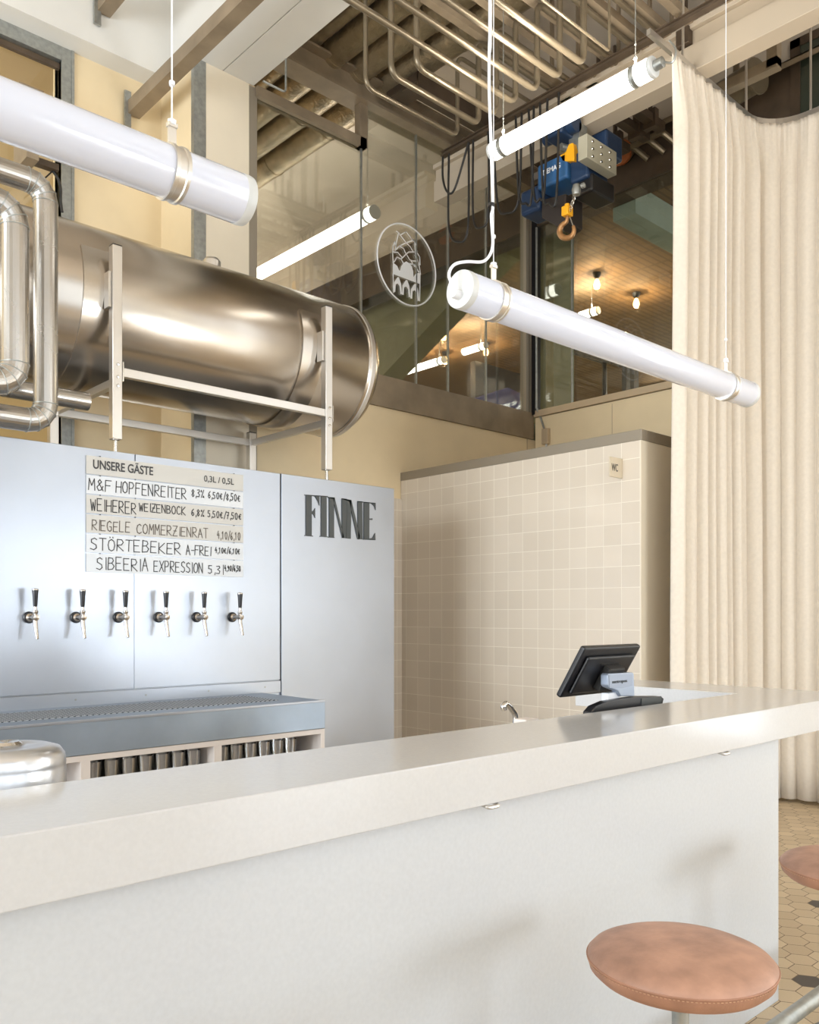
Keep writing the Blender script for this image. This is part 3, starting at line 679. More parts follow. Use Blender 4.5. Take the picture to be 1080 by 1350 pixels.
obj('cable_tie', MB().lathe([(.004, -.004), (.009, -.004), (.009, .004), (.004, .004)], onY(648, 270, 1.6), n=10), M['black'], t2)
# lit tubes
r3 = .058; X3 = 4.35
pa = onX(862, 88, X3); pb = onX(649, 197, X3)
t3, a, b, d = tube_light(pa, (X3, pb.y, pa.z), r3, 'lit fluorescent tube under the ceiling pipes above the hoist', True, 'lit tubes', [(.12, 6.06), ((pb - pa).length - .1, 6.06)], glow=18)
obj('plug', MB().lathe([(0, 0), (.03, 0), (.03, .05), (0, .06)], pa + Vector((0, -.01, 0)), (0, -1, 0), 12).tube(smooth_path([pa + Vector((0, -.06, 0)), pa + Vector((0, -.12, -.03)), pa + Vector((0, -.14, .03)), pa + Vector((0, -.1, .1))]), .006, 6), M['galv'], t3)
for (p1, p2, X, lb, w) in (((495, 279), (300, 386), 5.6, 'lit tube behind the glass above the tank', True), ((586, 474), (500, 494), 8.6, 'short lit tube behind the gallery glass at the tank end', False),
                       ((641, 455), (611, 464), 9.2, 'small lit tube behind the gallery glass, left of the corner frame', False), ((789, 409), (764, 412), 9.2, 'small lit tube behind the right gallery glass above the white tube', False)):
    pa = onX(p1[0], p1[1], X); pb = onX(p2[0], p2[1], X)
    tube_light(pa, (X, pb.y, pa.z), .07 if X < 7 else .05, lb, True, None, [(.12, 5.7 if X > 7 else 6.6), ((pb - pa).length - .2, 5.7 if X > 7 else 6.6)] if w else [(.1, 5.7)], glow=14 if X < 7 else 9)

for i, (x, y) in enumerate(((4.35, -.3), (1.6, -1.6), (4.35, -3.2), (-1.6, -1.0))):  # extra tubes outside the view, added only to brighten the ceiling
    tube_light((x, y + .5, 4.0), (x, y - .8, 4.0), .058, ['added fill-light tube out of view beside the bar end', 'added fill-light tube out of view above the guest room, middle one', 'added fill-light tube out of view near the front windows', 'added fill-light tube out of view at the left of the guest room'][i], True, None, [(.12, 6.06 if x > 4 else 6.6), (1.1, 6.06 if x > 4 else 6.6)], glow=42)
# ------------------------------------------------------------------ festoon cables
FX = 5.22
loops = [[(584, 208), (584, 235), (590, 253), (600, 248), (618, 208)], [(592, 210), (592, 300), (605, 319), (617, 300), (618, 212)], [(624, 206), (624, 285), (634, 300), (644, 280), (644, 200)],
         [(650, 212), (656, 268), (668, 281), (684, 262), (688, 190)], [(680, 178), (684, 255), (693, 268), (701, 258), (704, 170)], [(697, 172), (704, 255), (712, 262), (718, 250), (722, 165)],
         [(712, 160), (716, 255), (724, 268), (734, 258), (737, 160)], [(730, 160), (728, 175), (733, 200), (735, 215), (738, 160)]]
for i, lp in enumerate(loops[:7]):
    pts = [onX(x, y, FX) for x, y in lp]
    pts[0].z = 5.41; pts[-1].z = 5.41
    mb = MB().tube(smooth_path(pts, 7), .0095, 8)
    tag(obj('cable_loop', mb, M['rubber']), ['short black cable loop at the left end of the cable rail', 'long black cable loop at the left end of the cable rail', 'black cable loop just left of the white lead', 'black cable loop just right of the white lead', 'black cable loop left of the blue hoist motor', 'black cable loop in front of the blue hoist, left one', 'black cable loop in front of the blue hoist lettering'][i], 'cable', 'black cable loops hanging from the rail')
# ------------------------------------------------------------------ hoist
ht = empty('chain_hoist', 'blue electric chain hoist with grey control box hanging from crane beam', 'hoist', (5.5, 4.1, 4.6))
mb = MB().box(5.30, 5.56, 3.97, 4.26, 4.79, 4.985)
obj('motor_housing', mb, M['blue'], ht, .02, 3)
obj('end_cover', MB().box(5.33, 5.56, 4.26, 4.46, 4.66, 4.86), M['darkblue'], ht, .03, 3)
obj('gearbox', MB().box(5.33, 5.60, 3.80, 3.965, 4.74, 4.96), M['darkblue'], ht, .02, 3)
obj('under_housing', MB().box(5.36, 5.66, 3.78, 3.96, 4.64, 4.78), M['black'], ht, .02, 3)
obj('chain_bag', MB().prism([onX(x, y, 5.34) for x, y in ((714, 263), (746, 255), (746, 292), (736, 300), (714, 287))], (.22, 0, 0)), mat('brown_black_bag', srgb(46, 38, 34), .6), ht, .01)
a = onY(755, 198, 3.80); b = onY(793, 245, 3.80)
cbx = obj('control_box', MB().box(5.18, 5.56, 3.70, 3.78, 4.79, 4.965), M['greyplate'], ht, .004)
sc = MB()
for ix in range(3):
    for iz in range(3): sc.lathe([(0, .006), (.010, .006), (.012, 0)], (5.25 + ix * .11, 3.70, 4.82 + iz * .055), (0, -1, 0), 10)
obj('screws', sc, M['chrome'], cbx)
text_mesh('DEMAG', .055, (5.2995, 4.20, 4.885), (0, -1, 0), (0, 0, 1), M['whitetext'], ht, width=.17, bold=.001)
obj('trolley_plate', MB().prism([onX(x, y, 5.30) for x, y in ((742, 213), (738, 205), (746, 200), (750, 190), (755, 188), (757, 196), (757, 212))], (.05, 0, 0)), M['yellow'], ht, .004)
obj('trolley_motor', MB().box(5.36, 5.56, 4.06, 4.24, 5.20, 5.42).tube([(5.46, 4.0, 5.28), (5.46, 4.3, 5.28)], .07, 16), M['darkblue'], ht, .015)
obj('trolley_motor', MB().box(5.75, 5.98, 3.92, 4.12, 5.12, 5.32), M['darkblue'], ht, .02)
obj('trolley_axle', MB().tube([(5.46, 4.15, 5.15), (5.80, 4.05, 5.15)], .03, 10).box(5.5, 5.6, 4.0, 4.1, 4.95, 5.3), M['galv'], ht)
obj('chain_guide', MB().lathe([(0, .035), (.025, .035), (.035, 0), (.028, -.04), (0, -.045)], onX(760, 250, 5.22), n=14).lathe([(0, 0), (.02, .01), (.02, .03), (0, .04)], onX(766, 246, 5.22), (0, -1, 0), 12), M['galv'], ht)
ch = MB(); c0 = onX(759, 255, 5.24); c1 = onX(752, 276, 5.24)
for i in range(8):
    p = c0.lerp(c1, i / 7); ax = Vector((1, 0, 0)) if i % 2 else Vector((0, 1, 0))
    ch.tube([p + ax * .010 * math.cos(q) + Vector((0, 0, 1)) * .017 * math.sin(q) for q in [k * math.pi / 5 for k in range(10)]], .004, 6, closed=True)
obj('chain', ch, M['chrome'], ht)
hc = onX(748, 279, 5.24)
obj('hook_block', MB().obox(hc, (.035, 0, 0), (0, .03, 0), (0, 0, .036)).tube([hc + Vector((0, 0, .036)), hc + Vector((0, 0, .055))], .02, 10), M['yellow'], ht, .01, 3)
hp = [(748, 285), (747, 292), (741, 297), (738, 304), (740, 311), (747, 314), (754, 311), (757, 304), (756, 298)]
hk = smooth_path([onX(x, y, 5.24) for x, y in hp], 4); nn = len(hk)
obj('hook', MB().tube(hk, [.012 + .010 * math.sin(math.pi * i / (nn - 1)) for i in range(nn)], 10), M['hook'], ht)
obj('hook_latch', MB().tube([onX(752, 287, 5.24), onX(756, 299, 5.24)], .005, 6), M['chrome'], ht)

# ------------------------------------------------------------------ crest on the glass
ct = empty('wall_crest', 'white round line emblem on the gallery glass with a castle and leaves', 'emblem', (5.28, YB - .01, 4.28))
N = (0, -1, 0)
def cr(x, y): # crest crop pixels -> glass plane
    return onY(480 + x / 9.0, 280 + y / 9.0, YB - .004)
c_ = onY(535.5, 350.5, YB - .004); rx = (onY(574, 360, YB).x - onY(497, 335, YB).x) / 2
rpts = [Vector((5.279 + .362 * math.cos(q), YB - .006, 4.645 + .362 * math.sin(q))) for q in [2 * math.pi * k / 64 for k in range(64)]]
obj('ring', MB().tube(rpts, .007, 6, closed=True), M['whitetext'], ct)
ln = MB()
for pl in ([(345, 590), (340, 480), (345, 400), (365, 350), (375, 400), (410, 240), (385, 225)], [(410, 240), (430, 270), (490, 235), (500, 230)], [(430, 270), (500, 360), (590, 330), (600, 340), (610, 500)],
           [(375, 400), (370, 450), (420, 400), (500, 360)], [(420, 400), (470, 430), (495, 490)], [(500, 230), (560, 310), (600, 350)], [(500, 360), (550, 410), (580, 465)],
           [(345, 470), (400, 475), (450, 535)], [(345, 600), (370, 570), (390, 530), (440, 555), (495, 500), (530, 470), (600, 470), (635, 460)], [(440, 555), (465, 600)], [(505, 500), (540, 560), (570, 575), (640, 580)],
           [(635, 460), (605, 510), (650, 600), (670, 735)], [(600, 350), (625, 400), (620, 460), (660, 530), (665, 620)], [(545, 610), (600, 620), (650, 710)], [(560, 580), (600, 640)], [(665, 730), (660, 1050)]):
    ln.ribbon([cr(*p) for p in pl], .010, N)
obj('leaf_lines', ln, M['whitetext'], ct)
for pl in ([(345, 730), (350, 950)],): obj('side_line', MB().ribbon([cr(*p) for p in pl], .010, N), M['whitetext'], ct)
fl = MB().prism([cr(*p) for p in ((342, 730), (342, 600), (365, 612), (395, 640), (415, 690), (428, 690), (440, 640), (470, 600), (500, 582), (530, 600), (565, 640), (583, 700), (585, 770), (610, 735), (640, 720), (668, 722), (662, 850))], (0, -.002, 0))
obj('castle', fl, M['whitetext'], ct)
ar = MB()
for x0, x1, yt in ((350, 450, 770), (450, 550, 805), (550, 655, 850)):
    s = (x1 - x0); dy = 55 if x0 < 400 else 60
    xm = (x0 + x1) / 2
    ar.prism([cr(x0, yt + 170), cr(x0 + 8, yt + 60), cr(xm - 5, yt), cr(xm + 12, yt), cr(x1 - 12, yt + 75), cr(x1, yt + 200), cr(x1 - 20, yt + 200), cr(x1 - 28, yt + 105), cr(xm, yt + 75), cr(x0 + 25, yt + 85), cr(x0 + 20, yt + 175)], (0, -.002, 0))
obj('arches', ar, M['whitetext'], ct)

# ------------------------------------------------------------------ tap cabinet
YT = 4.6; XC = 4.093; ZC = 2.36
cb = empty('tap_cabinet', 'large brushed steel beer cold cabinet with six taps on its front', 'cabinet', (2, 5.0, 0))
obj('body', MB().box(-1, XC, YT + .012, 5.55, 0, ZC), M['cabinet'], cb, .003)
for x0, x1 in ((-1, 2.136), (2.141, 3.117)): obj('front_panel', MB().box(x0, x1, YT, YT + .012, 1.035, ZC), M['cabinet'], cb, .002)
obj('front_panel', MB().box(3.124, XC, YT - .006, YT + .012, 0, ZC), M['cabinet'], cb, .002)
obj('seam_trim', MB().box(2.1325, 2.1445, YT - .004, YT, 1.035, 1.79), M['cabinet'], cb)
obj('seam_gap', MB().box(3.1165, 3.1245, YT - .001, YT + .011, 1.03, ZC), M['black'], cb)
bs = obj('splash_strip', MB().box(-1, 3.118, YT - .006, YT + .004, .955, 1.03), M['cabinet'], cb, .002)
sc = MB()
for i in range(9): sc.lathe([(0, .003), (.006, .002), (.006, 0)], (-.2 + i * .4, YT - .006, .995), (0, -1, 0), 8)
obj('screws', sc, M['galv'], bs)
# FINNE lettering
fn = empty('name_lettering', 'dark grey FINNE letters on the right panel of the steel cabinet', 'lettering', (3.6, YT - .012, 1.98))
x0, x1, z0, z1 = 3.305, 3.93, 1.98, 2.245
def fz(px, py): # crop pixels (5.4x, origin 360,600)
    return onY(360 + px / 5.4, 600 + py / 5.4, YT - .0065)
def letter(polys, n='letter'):
    mb = MB()
    for pl in polys: mb.prism([fz(*p) for p in pl], (0, -.006, 0))
    obj(n, mb, M['charcoal'], fn)
letter([[(232, 285), (273, 288), (273, 573), (232, 572)], [(222, 281), (328, 288), (328, 296), (222, 286)], [(290, 288), (328, 292), (328, 360), (318, 330), (300, 298)], [(273, 402), (288, 395), (297, 378), (297, 448), (288, 425), (273, 415)], [(222, 570), (282, 574), (282, 580), (222, 575)]])
letter([[(340, 291), (379, 294), (379, 579), (340, 577)], [(330, 288), (388, 292), (388, 298), (330, 294)], [(330, 576), (388, 580), (388, 585), (330, 580)]])
letter([[(398, 300), (432, 303), (432, 586), (398, 584)], [(390, 298), (436, 302), (500, 575), (500, 590), (492, 590), (424, 312), (390, 304)], [(487, 308), (524, 312), (516, 592), (490, 590)], [(390, 582), (436, 586), (436, 590), (390, 587)]])
letter([[(524, 318), (554, 320), (551, 596), (519, 592)], [(487, 308), (555, 320), (615, 575), (612, 600), (600, 598), (540, 330), (487, 314)], [(600, 328), (632, 330), (636, 600), (604, 598)]])
letter([[(645, 334), (683, 337), (683, 602), (645, 599)], [(600, 328), (728, 341), (728, 348), (600, 334)], [(695, 341), (728, 344), (728, 392), (718, 362)], [(683, 452), (705, 450), (705, 462), (683, 460)], [(683, 594), (705, 590), (724, 555), (727, 604), (683, 602)], [(640, 597), (727, 601), (727, 605), (640, 602)]])

# menu board
mn = empty('menu_board', 'list of guest beers on six clear strips on the steel cabinet', 'menu', (2.35, YT - .01, 1.68))
GL = {'A': [[(0, 0), (3, 10), (6, 0)], [(1, 4), (5, 4)]], 'B': [[(0, 0), (0, 10), (4, 9.5), (5, 7.5), (3.5, 5.5), (0, 5.2)], [(3.5, 5.5), (6, 3), (4.5, .5), (0, 0)]],
 'C': [[(5.5, 8.5), (3.5, 10), (1, 8.5), (0, 5), (1, 1.2), (3.5, 0), (6, 1.5)]], 'E': [[(5.5, 10), (0, 10), (0, 0), (5.5, 0)], [(0, 5.2), (4.5, 5.2)]], 'F': [[(5.5, 10), (0, 10), (0, 0)], [(0, 5.5), (4.5, 5.5)]],
 'G': [[(5.5, 8.5), (3.5, 10), (1, 8.5), (0, 5), (1, 1.2), (3.5, 0), (5.5, 1.5), (5.5, 4.5), (3.2, 4.5)]], 'H': [[(0, 0), (0, 10)], [(6, 0), (6, 10)], [(0, 5), (6, 5.3)]], 'I': [[(1.5, 0), (1.5, 10)]],
 'K': [[(0, 0), (0, 10)], [(5.5, 10), (0, 4.5), (6, 0)]], 'L': [[(0, 10), (0, 0), (5, 0)]], 'M': [[(0, 0), (.6, 10), (3, 4), (5.4, 10), (6, 0)]], 'N': [[(0, 0), (0, 10), (5.6, 0), (5.6, 10)]],
 'O': [[(3, 10), (.8, 8.5), (0, 5), (.8, 1.2), (3, 0), (5.2, 1.2), (6, 5), (5.2, 8.5), (3, 10)]], 'P': [[(0, 0), (0, 10), (4, 9.8), (5.5, 7.5), (4, 5), (0, 4.6)]], 'R': [[(0, 0), (0, 10), (4, 9.8), (5.5, 7.5), (4, 5.2), (0, 4.8), (6, 0)]],
 'S': [[(5.5, 8.8), (3.5, 10), (.8, 8.8), (.8, 6.3), (5, 4.2), (5.5, 1.8), (3.2, 0), (0, 1)]], 'T': [[(0, 10), (6, 10)], [(3, 10), (3, 0)]], 'W': [[(0, 10), (1.5, 0), (3, 7.5), (4.6, 0), (6, 10)]], 'X': [[(0, 0), (6, 10)], [(0, 10), (6, 0)]],
 'Z': [[(0, 10), (5.6, 10), (0, 0), (6, 0)], [(1, 5), (4.6, 5)]], '&': [[(6, 0), (1, 8), (2.6, 10), (4.2, 8), (0, 3), (1.6, 0), (4, .6), (5.8, 4)]], '-': [[(0, 5), (4, 5)]], '0': [[(3, 9), (1, 7.5), (.6, 4), (2, .2), (4, .3), (5.4, 4), (5, 7.6), (3, 9)]],
 '1': [[(1, 7), (3, 9), (3, 0)]], '3': [[(.5, 8.5), (4, 9), (4.8, 7), (2, 5), (5, 3), (4, .3), (.5, .5)]], '4': [[(3, 9), (.3, 4), (5, 4)], [(4, 6), (3.6, 0)]], '5': [[(5, 9), (1.4, 9), (1, 5.4), (4.4, 5), (4.8, 1.4), (2.5, 0), (.4, .8)]],
 '6': [[(4.5, 9), (1.5, 6), (.8, 2), (3, 0), (5, 2), (3.6, 4.4), (1, 3)]], '7': [[(.5, 9), (5, 9), (2, 0)], [(1.4, 4.6), (4.4, 4.8)]], '8': [[(3, 4.8), (1, 7), (3, 9.2), (5, 7), (1, 2.4), (3, 0), (5, 2), (3, 4.8)]], '9': [[(4.8, 6.5), (2.6, 9), (.9, 7), (2.4, 5), (4.8, 6.5), (4, 0)]],
 ',': [[(1.5, 1), (.8, -1.5)]], '.': [[(1, .4), (1.3, 0)]], '%': [[(1, 9), (0, 7.5), (1.6, 7), (1, 9)], [(5.5, 9.5), (.6, 0)], [(4.8, 2), (4, .6), (5.6, .4), (4.8, 2)]], '/': [[(4.5, 10.5), (.5, -1)]], '|': [[(1.5, 10), (1.5, -.5)]],
 '€': [[(5, 7.2), (3, 8), (1.2, 5.5), (1.4, 1.6), (3.4, .2), (5, 1)], [(0, 5), (3.6, 5)], [(0, 3.4), (3.4, 3.4)]], ' ': []}
GL['Ö'] = GL['O'] + [[(1.6, 12), (1.9, 11.4)], [(4.2, 12), (4.5, 11.4)]]
ADV = {'I': 3.4, ',': 2.4, '.': 2.4, '|': 3.2, ' ': 4, '-': 5.5, '/': 5.6}
rnd = random.Random(3)
def hand(mb, s, xa, xb, zb, h, w=.0050):
    tot = sum(ADV.get(c, 8) for c in s) - 2; k = (xb - xa) / tot; x = xa
    for c in s:
        dz = rnd.uniform(-.03, .03) * h; sh = rnd.uniform(-.2, .35); hh = h * rnd.uniform(.94, 1.06)
        for pl in GL[c]:
            pts = [Vector((x + (px + sh * py * .18) * k, YT - .0075, zb + dz + py / 10 * hh)) for px, py in pl]
            mb.ribbon(pts, w, (0, -1, 0), .0006)
        x += ADV.get(c, 8) * k
    return mb
def mx(px): return onY(90 + px / 4.32, 680, YT).x
rows = [None, [('M&F', 112, 242, .063), ('HOPFENREITER', 268, 668, .062), ('8,3%', 698, 770, .045), ('6,50€/8,50€', 792, 976, .045)],
        [('WEIHERER', 125, 382, .063), ('WEIZENBOCK', 400, 663, .046), ('6,8%', 697, 770, .042), ('5,50€/7,50€', 790, 982, .042)],
        [('RIEGELE', 132, 348, .056), ('COMMERZIENRAT', 386, 792, .055), ('4,10/6,10', 845, 976, .05)],
        [('STÖRTEBEKER', 122, 636, .064), ('A-FREI', 668, 808, .055), ('4,10€/6,10€', 832, 974, .036)],
        [('SIBEERIA', 158, 450, .068), ('EXPRESSION', 484, 762, .06), ('5,3|', 792, 878, .055), ('4,90/6,50', 886, 978, .036)]]
for i in range(6):
    zt = 2.318 - .1065 * i
    st = obj('menu_strip', MB().box(1.857, 2.84, YT - .0065, YT - .0035, zt - .1, zt), M['acrylicbeige' if i in (0, 2, 3) else 'acrylicwhite'], mn, .0005)
    if i == 0:
        text_mesh('UNSERE GÄSTE', .068, (mx(138), YT - .008, zt - .067), (1, 0, 0), (0, 0, 1), M['ink'], st, width=mx(480) - mx(138), bold=.0012, extrude=.0005)
        text_mesh('0,3L / 0,5L', .052, (mx(770), YT - .008, zt - .067), (1, 0, 0), (0, 0, 1), M['ink'], st, width=mx(940) - mx(770), bold=.0004, extrude=.0005)
    else:
        for s, xa, xb, h in rows[i]:
            mb = hand(MB(), s, mx(xa), mx(xb), zt - .085 + (.02 if h < .05 else .0) + (.006 if i == 1 else 0), h)
            obj('handwriting', mb, M['inklight' if i == 3 else 'ink'], st)
    obj('pins', MB().box(1.93, 1.937, YT - .009, YT - .006, zt + .000, zt + .004).box(2.77, 2.777, YT - .009, YT - .006, zt + .0, zt + .004), M['black'], st)

# beer taps
def make_tap(x, label):
    t = empty('beer_tap', label, 'tap', (x, YT, 1.438), 'beer taps on the steel cabinet')
    z = 1.438
    obj('collar', MB().lathe([(0, 0), (.030, 0), (.031, .008), (.026, .014), (0, .014)], (x, YT, z), (0, -1, 0), 24), M['black'], t)
    obj('shank', MB().lathe([(.0, .012), (.020, .012), (.021, .02), (.013, .026), (.0105, .04), (.0105, .075), (.017, .08), (.019, .095), (.015, .112), (0, .116)], (x, YT, z), (0, -1, 0), 20), M['tapsteel'], t)
    y = YT - .093
    obj('spout', MB().tube([(x, y, z - .005), (x, y - .002, z - .03), (x, y - .03, z - .11)], [.0125, .0115, .008], 14), M['tapsteel'], t)
    obj('neck', MB().lathe([(0, 0), (.010, 0), (.010, .01), (.014, .016), (.014, .026), (.009, .03), (.0085, .052), (0, .054)], (x, y, z + .008), (0, 0, 1), 16), M['tapsteel'], t)
    obj('handle', MB().lathe([(0, .0), (.009, .0), (.011, .01), (.0135, .06), (.0165, .086), (.0155, .092), (0, .094)], (x, y, z + .055), (0, 0, 1), 18), M['black'], t)
    obj('handle_cap', MB().lathe([(.0155, 0), (.0168, .001), (.0168, .006), (.0155, .008)], (x, y, z + .139), (0, 0, 1), 18), M['tapsteel'], t)
    return t
tl = ['leftmost of the six beer taps', 'second beer tap from the left', 'beer tap just left of the vertical cabinet seam', 'beer tap just right of the vertical cabinet seam', 'second beer tap from the right', 'rightmost of the six beer taps']
tp = make_tap(1.559, tl[0] + ', black handle, on the steel cabinet')
for x, l in zip((1.803, 2.040, 2.280, 2.522, 2.764), tl[1:]): copy_tree(tp, (x, YT, 1.438), l + ', black handle, on the steel cabinet')

# drip tray counter and shelf with glasses
tr = empty('drip_tray', 'long zinc steel drip tray under the beer taps', 'drip tray', (1.5, 4.2, .79))
obj('tray_body', MB().box(-1, 2.98, 3.94, YT - .006, .80, .96), M['tray'], tr, .003)
obj('grille', MB().box(-1, 2.78, 4.12, 4.48, .958, .9625), M['grille'], tr, .001)
obj('front_edge', MB().box(-1, 2.98, 3.936, 3.95, .952, .965), M['cabinet'], tr, .002)
sh = empty('glass_shelf', 'pale grey open shelf cabinet under the drip tray', 'shelf', (1.5, 4.2, 0))
obj('frame', MB().box(-1, 2.98, 3.945, 4.5, .77, .798), M['shelf'], sh, .001)
for a, b in ((-.1, -.055), (.75, .795), (1.569, 1.615), (2.264, 2.309), (2.953, 2.98)): obj('divider', MB().box(a, b, 3.945, 4.5, 0, .77), M['shelf'], sh, .001)
obj('back_panel', MB().box(-1, 2.953, 4.49, 4.5, 0, .77), M['shelfin'], sh)
obj('shelf_board', MB().box(-1, 2.953, 3.96, 4.49, .57, .585), M['shelf'], sh)
gp = MB().lathe([(0, .004), (.028, .004), (.030, 0), (.032, .006), (.034, .06), (.040, .13), (.041, .165), (.0385, .165), (.037, .13), (.031, .06), (.028, .012), (0, .010)], (0, 0, 0), n=14)
g0 = None; rr = random.Random(5)
for j in range(3):
    for (xa, xb, wh) in ((1.66, 2.22, 'in the middle shelf bay'), (2.355, 2.80, 'in the right shelf bay')):
        nx = int((xb - xa) / .088) + 1
        for i in range(nx):
            x = xa + i * .088 + (.03 if j == 1 else 0); y = 4.03 + j * .092
            if x > 2.21 and xa < 2: continue
            lb = 'empty clear drinking glass standing ' + wh
            gr = 'glasses ' + wh
            if g0 is None:
                g0 = obj('drinking_glass', gp, M['drink']); g0.location = (x, y, .585); tag(g0, lb, 'glass', gr)
            else:
                c = g0.copy(); C.objects.link(c); c.location = (x, y, .585); c['label'] = lb; c['group'] = gr
# ------------------------------------------------------------------ tank
TY, TZ, TR = 5.22, 3.315, .492
tk = empty('beer_tank', 'large horizontal satin steel cylinder tank above the cabinet', 'tank', (2.8, TY, 2.8))
obj('shell', MB().lathe([(0, -.12), (.25, -.10), (.42, -.05), (TR, .03), (TR, 2.95), (TR - .003, 2.955), (TR, 2.96), (TR, 3.02), (.44, 3.09), (.3, 3.15), (.12, 3.18), (0, 3.185)], (1.02, TY, TZ), (1, 0, 0), 96), M['tank'], tk, sharp=50)
obj('rim', MB().lathe([(TR, 0), (TR + .006, .003), (TR + .006, .035), (TR, .038)], (4.0, TY, TZ), (1, 0, 0), 96), M['frame'], tk)
for cxx in (1.98, 3.47):
    prs = []
    vs = MB(); n = 40; w = .085
    def pt(x, a, r): return (x, TY - r * math.cos(a), TZ + r * math.sin(a))
    vv = []; ff = []
    for k in range(n + 1):
        a = math.radians(25 - 230 * k / n)
        for x, r in ((cxx - w, TR + .002), (cxx + w, TR + .002), (cxx + w, TR + .012), (cxx - w, TR + .012)): vv.append(pt(x, a, r))
    for k in range(n):
        for q in range(4): ff.append((k * 4 + q, k * 4 + (q + 1) % 4, (k + 1) * 4 + (q + 1) % 4, (k + 1) * 4 + q))
    ff += [(0, 1, 2, 3), (n * 4 + 3, n * 4 + 2, n * 4 + 1, n * 4)]
    obj('saddle_band', MB().add(vv, ff, True), M['tank'], tk, label='curved steel cradle band')
obj('top_fitting', MB().lathe([(0, 0), (.06, 0), (.06, .05), (.045, .07), (0, .07)], (2.95, TY - .05, TZ + TR - .01), (0, 0, 1), 20), M['frame'], tk)
tf = empty('tank_frame', 'square-tube stainless stand carrying the horizontal tank on the cabinet', 'stand', (2.8, 5.2, ZC))
YF, YR = 4.67, 5.62; p = .028
def leg(x, y, zt, side):
    l = obj('leg', MB().box(x - p, x + p, y - p, y + p, 2.44, zt), M['frame'], tf, .004)
    obj('foot', MB().lathe([(0, 0), (.032, 0), (.032, .008), (.012, .012), (.010, .075), (.022, .078), (.022, .088), (0, .09)], (x, y, ZC), (0, 0, 1), 14), M['chrome'], l)
    obj('end_cap', MB().box(x - p + .002, x + p - .002, y - p + .002, y + p - .002, zt, zt + .005), M['black'], l)
XL1, XL2 = 2.055, 3.545
leg(XL1, YF, 3.53, -1); leg(XL2, YF, 3.55, -1); leg(XL1, YR, 2.84, 1); leg(XL2, YR, 2.84, 1)
obj('front_rail', MB().box(XL1 + p, XL2 - p, YF - .02, YF + .02, 2.80, 2.85), M['frame'], tf, .003)
obj('rear_rail', MB().box(XL1 + p, XL2 - p, YR - .02, YR + .02, 2.74, 2.79), M['frame'], tf, .003)
for x in (XL1, XL2):
    obj('cross_bar', MB().box(x - .02, x + .02, YF + p, YR - p, 2.74, 2.785), M['frame'], tf, .003)
    b = MB()
    for z in (2.79, 2.74, 2.86):
        b.lathe([(0, .012), (.008, .01), (.009, 0)], (x, YF - p, z), (0, -1, 0), 8)
    b.box(x + p, x + p + .008, YF - .03, YF + .03, 2.77, 2.88)
    obj('bolts', b, M['chrome'], tf)
    obj('cradle_plate', MB().tube([(x - .02, YF + .02, 3.30), (x - .03, YF + .035, 3.28)], .016, 10).box(x - .045, x - .03, YF - .01, YF + .05, 3.18, 3.38), M['frame'], tf)

# round ducts at left
def duct(name, label, path, r):
    t = empty(name, label, 'duct', path[0], 'round steel ducts left of the tank')
    pts = fillet(path, r * 1.55, 4)
    obj('pipe', MB().tube(pts, r, 28, smooth=True), M['duct'], t, sharp=12)
    sm = MB()
    for i in range(1, len(pts) - 1):
        if i == (len(pts)) // 2: obj('seam', sm, M['galv'], t); sm = MB()
        d = (pts[min(i + 1, len(pts) - 1)] - pts[i - 1]).normalized()
        sm.lathe([(r, -.003), (r + .0025, -.002), (r + .0025, .002), (r, .003)], pts[i], d, 28)
    obj('seam', sm, M['galv'], t)
    return t
duct('round_duct', 'round steel duct bend nearest the tank, running down to the cabinet top', [(-.6, 4.5, 3.66), (1.608, 4.5, 3.66), (1.608, 4.5, 2.44), (-.6, 4.5, 2.44)], .06)
duct('round_duct', 'round steel duct bend at the left edge, in front of the other one', [(-.6, 4.34, 3.43), (1.405, 4.34, 3.43), (1.405, 4.34, 2.565), (-.6, 4.34, 2.565)], .066)
tag(obj('side_pipe', MB().tube([(-.6, 4.8, 2.66), (1.95, 4.8, 2.66)], .05, 20), M['duct']), 'horizontal steel pipe behind the two duct bends', 'pipe')
tag(obj('wall_bracket', MB().box(2.02, 2.10, 6.0, 6.26, 4.55, 5.02).box(1.98, 2.14, 6.02, 6.24, 5.0, 5.05), M['brownsteel']), 'short brown bracket in front of the left window', 'bracket')
cdp = smooth_path([onY(70, 226, 6.2), onY(77, 237, 6.2), onY(80, 250, 6.2), onY(80, 265, 6.2), onY(82, 280, 6.2)])
t = empty('window_cable', 'black cable drooping beside the upper left window frame', 'cable', cdp[0])
obj('cable', MB().tube(cdp, .010, 6).tube([onY(48, 245, 6.2), onY(70, 225, 6.2)], .006, 6), M['rubber'], t)
obj('lamp_bar', MB().obox(onY(53, 215, 6.2), (.12, 0, 0), (0, .03, 0), (0, 0, .022)), M['darksteel'], t)

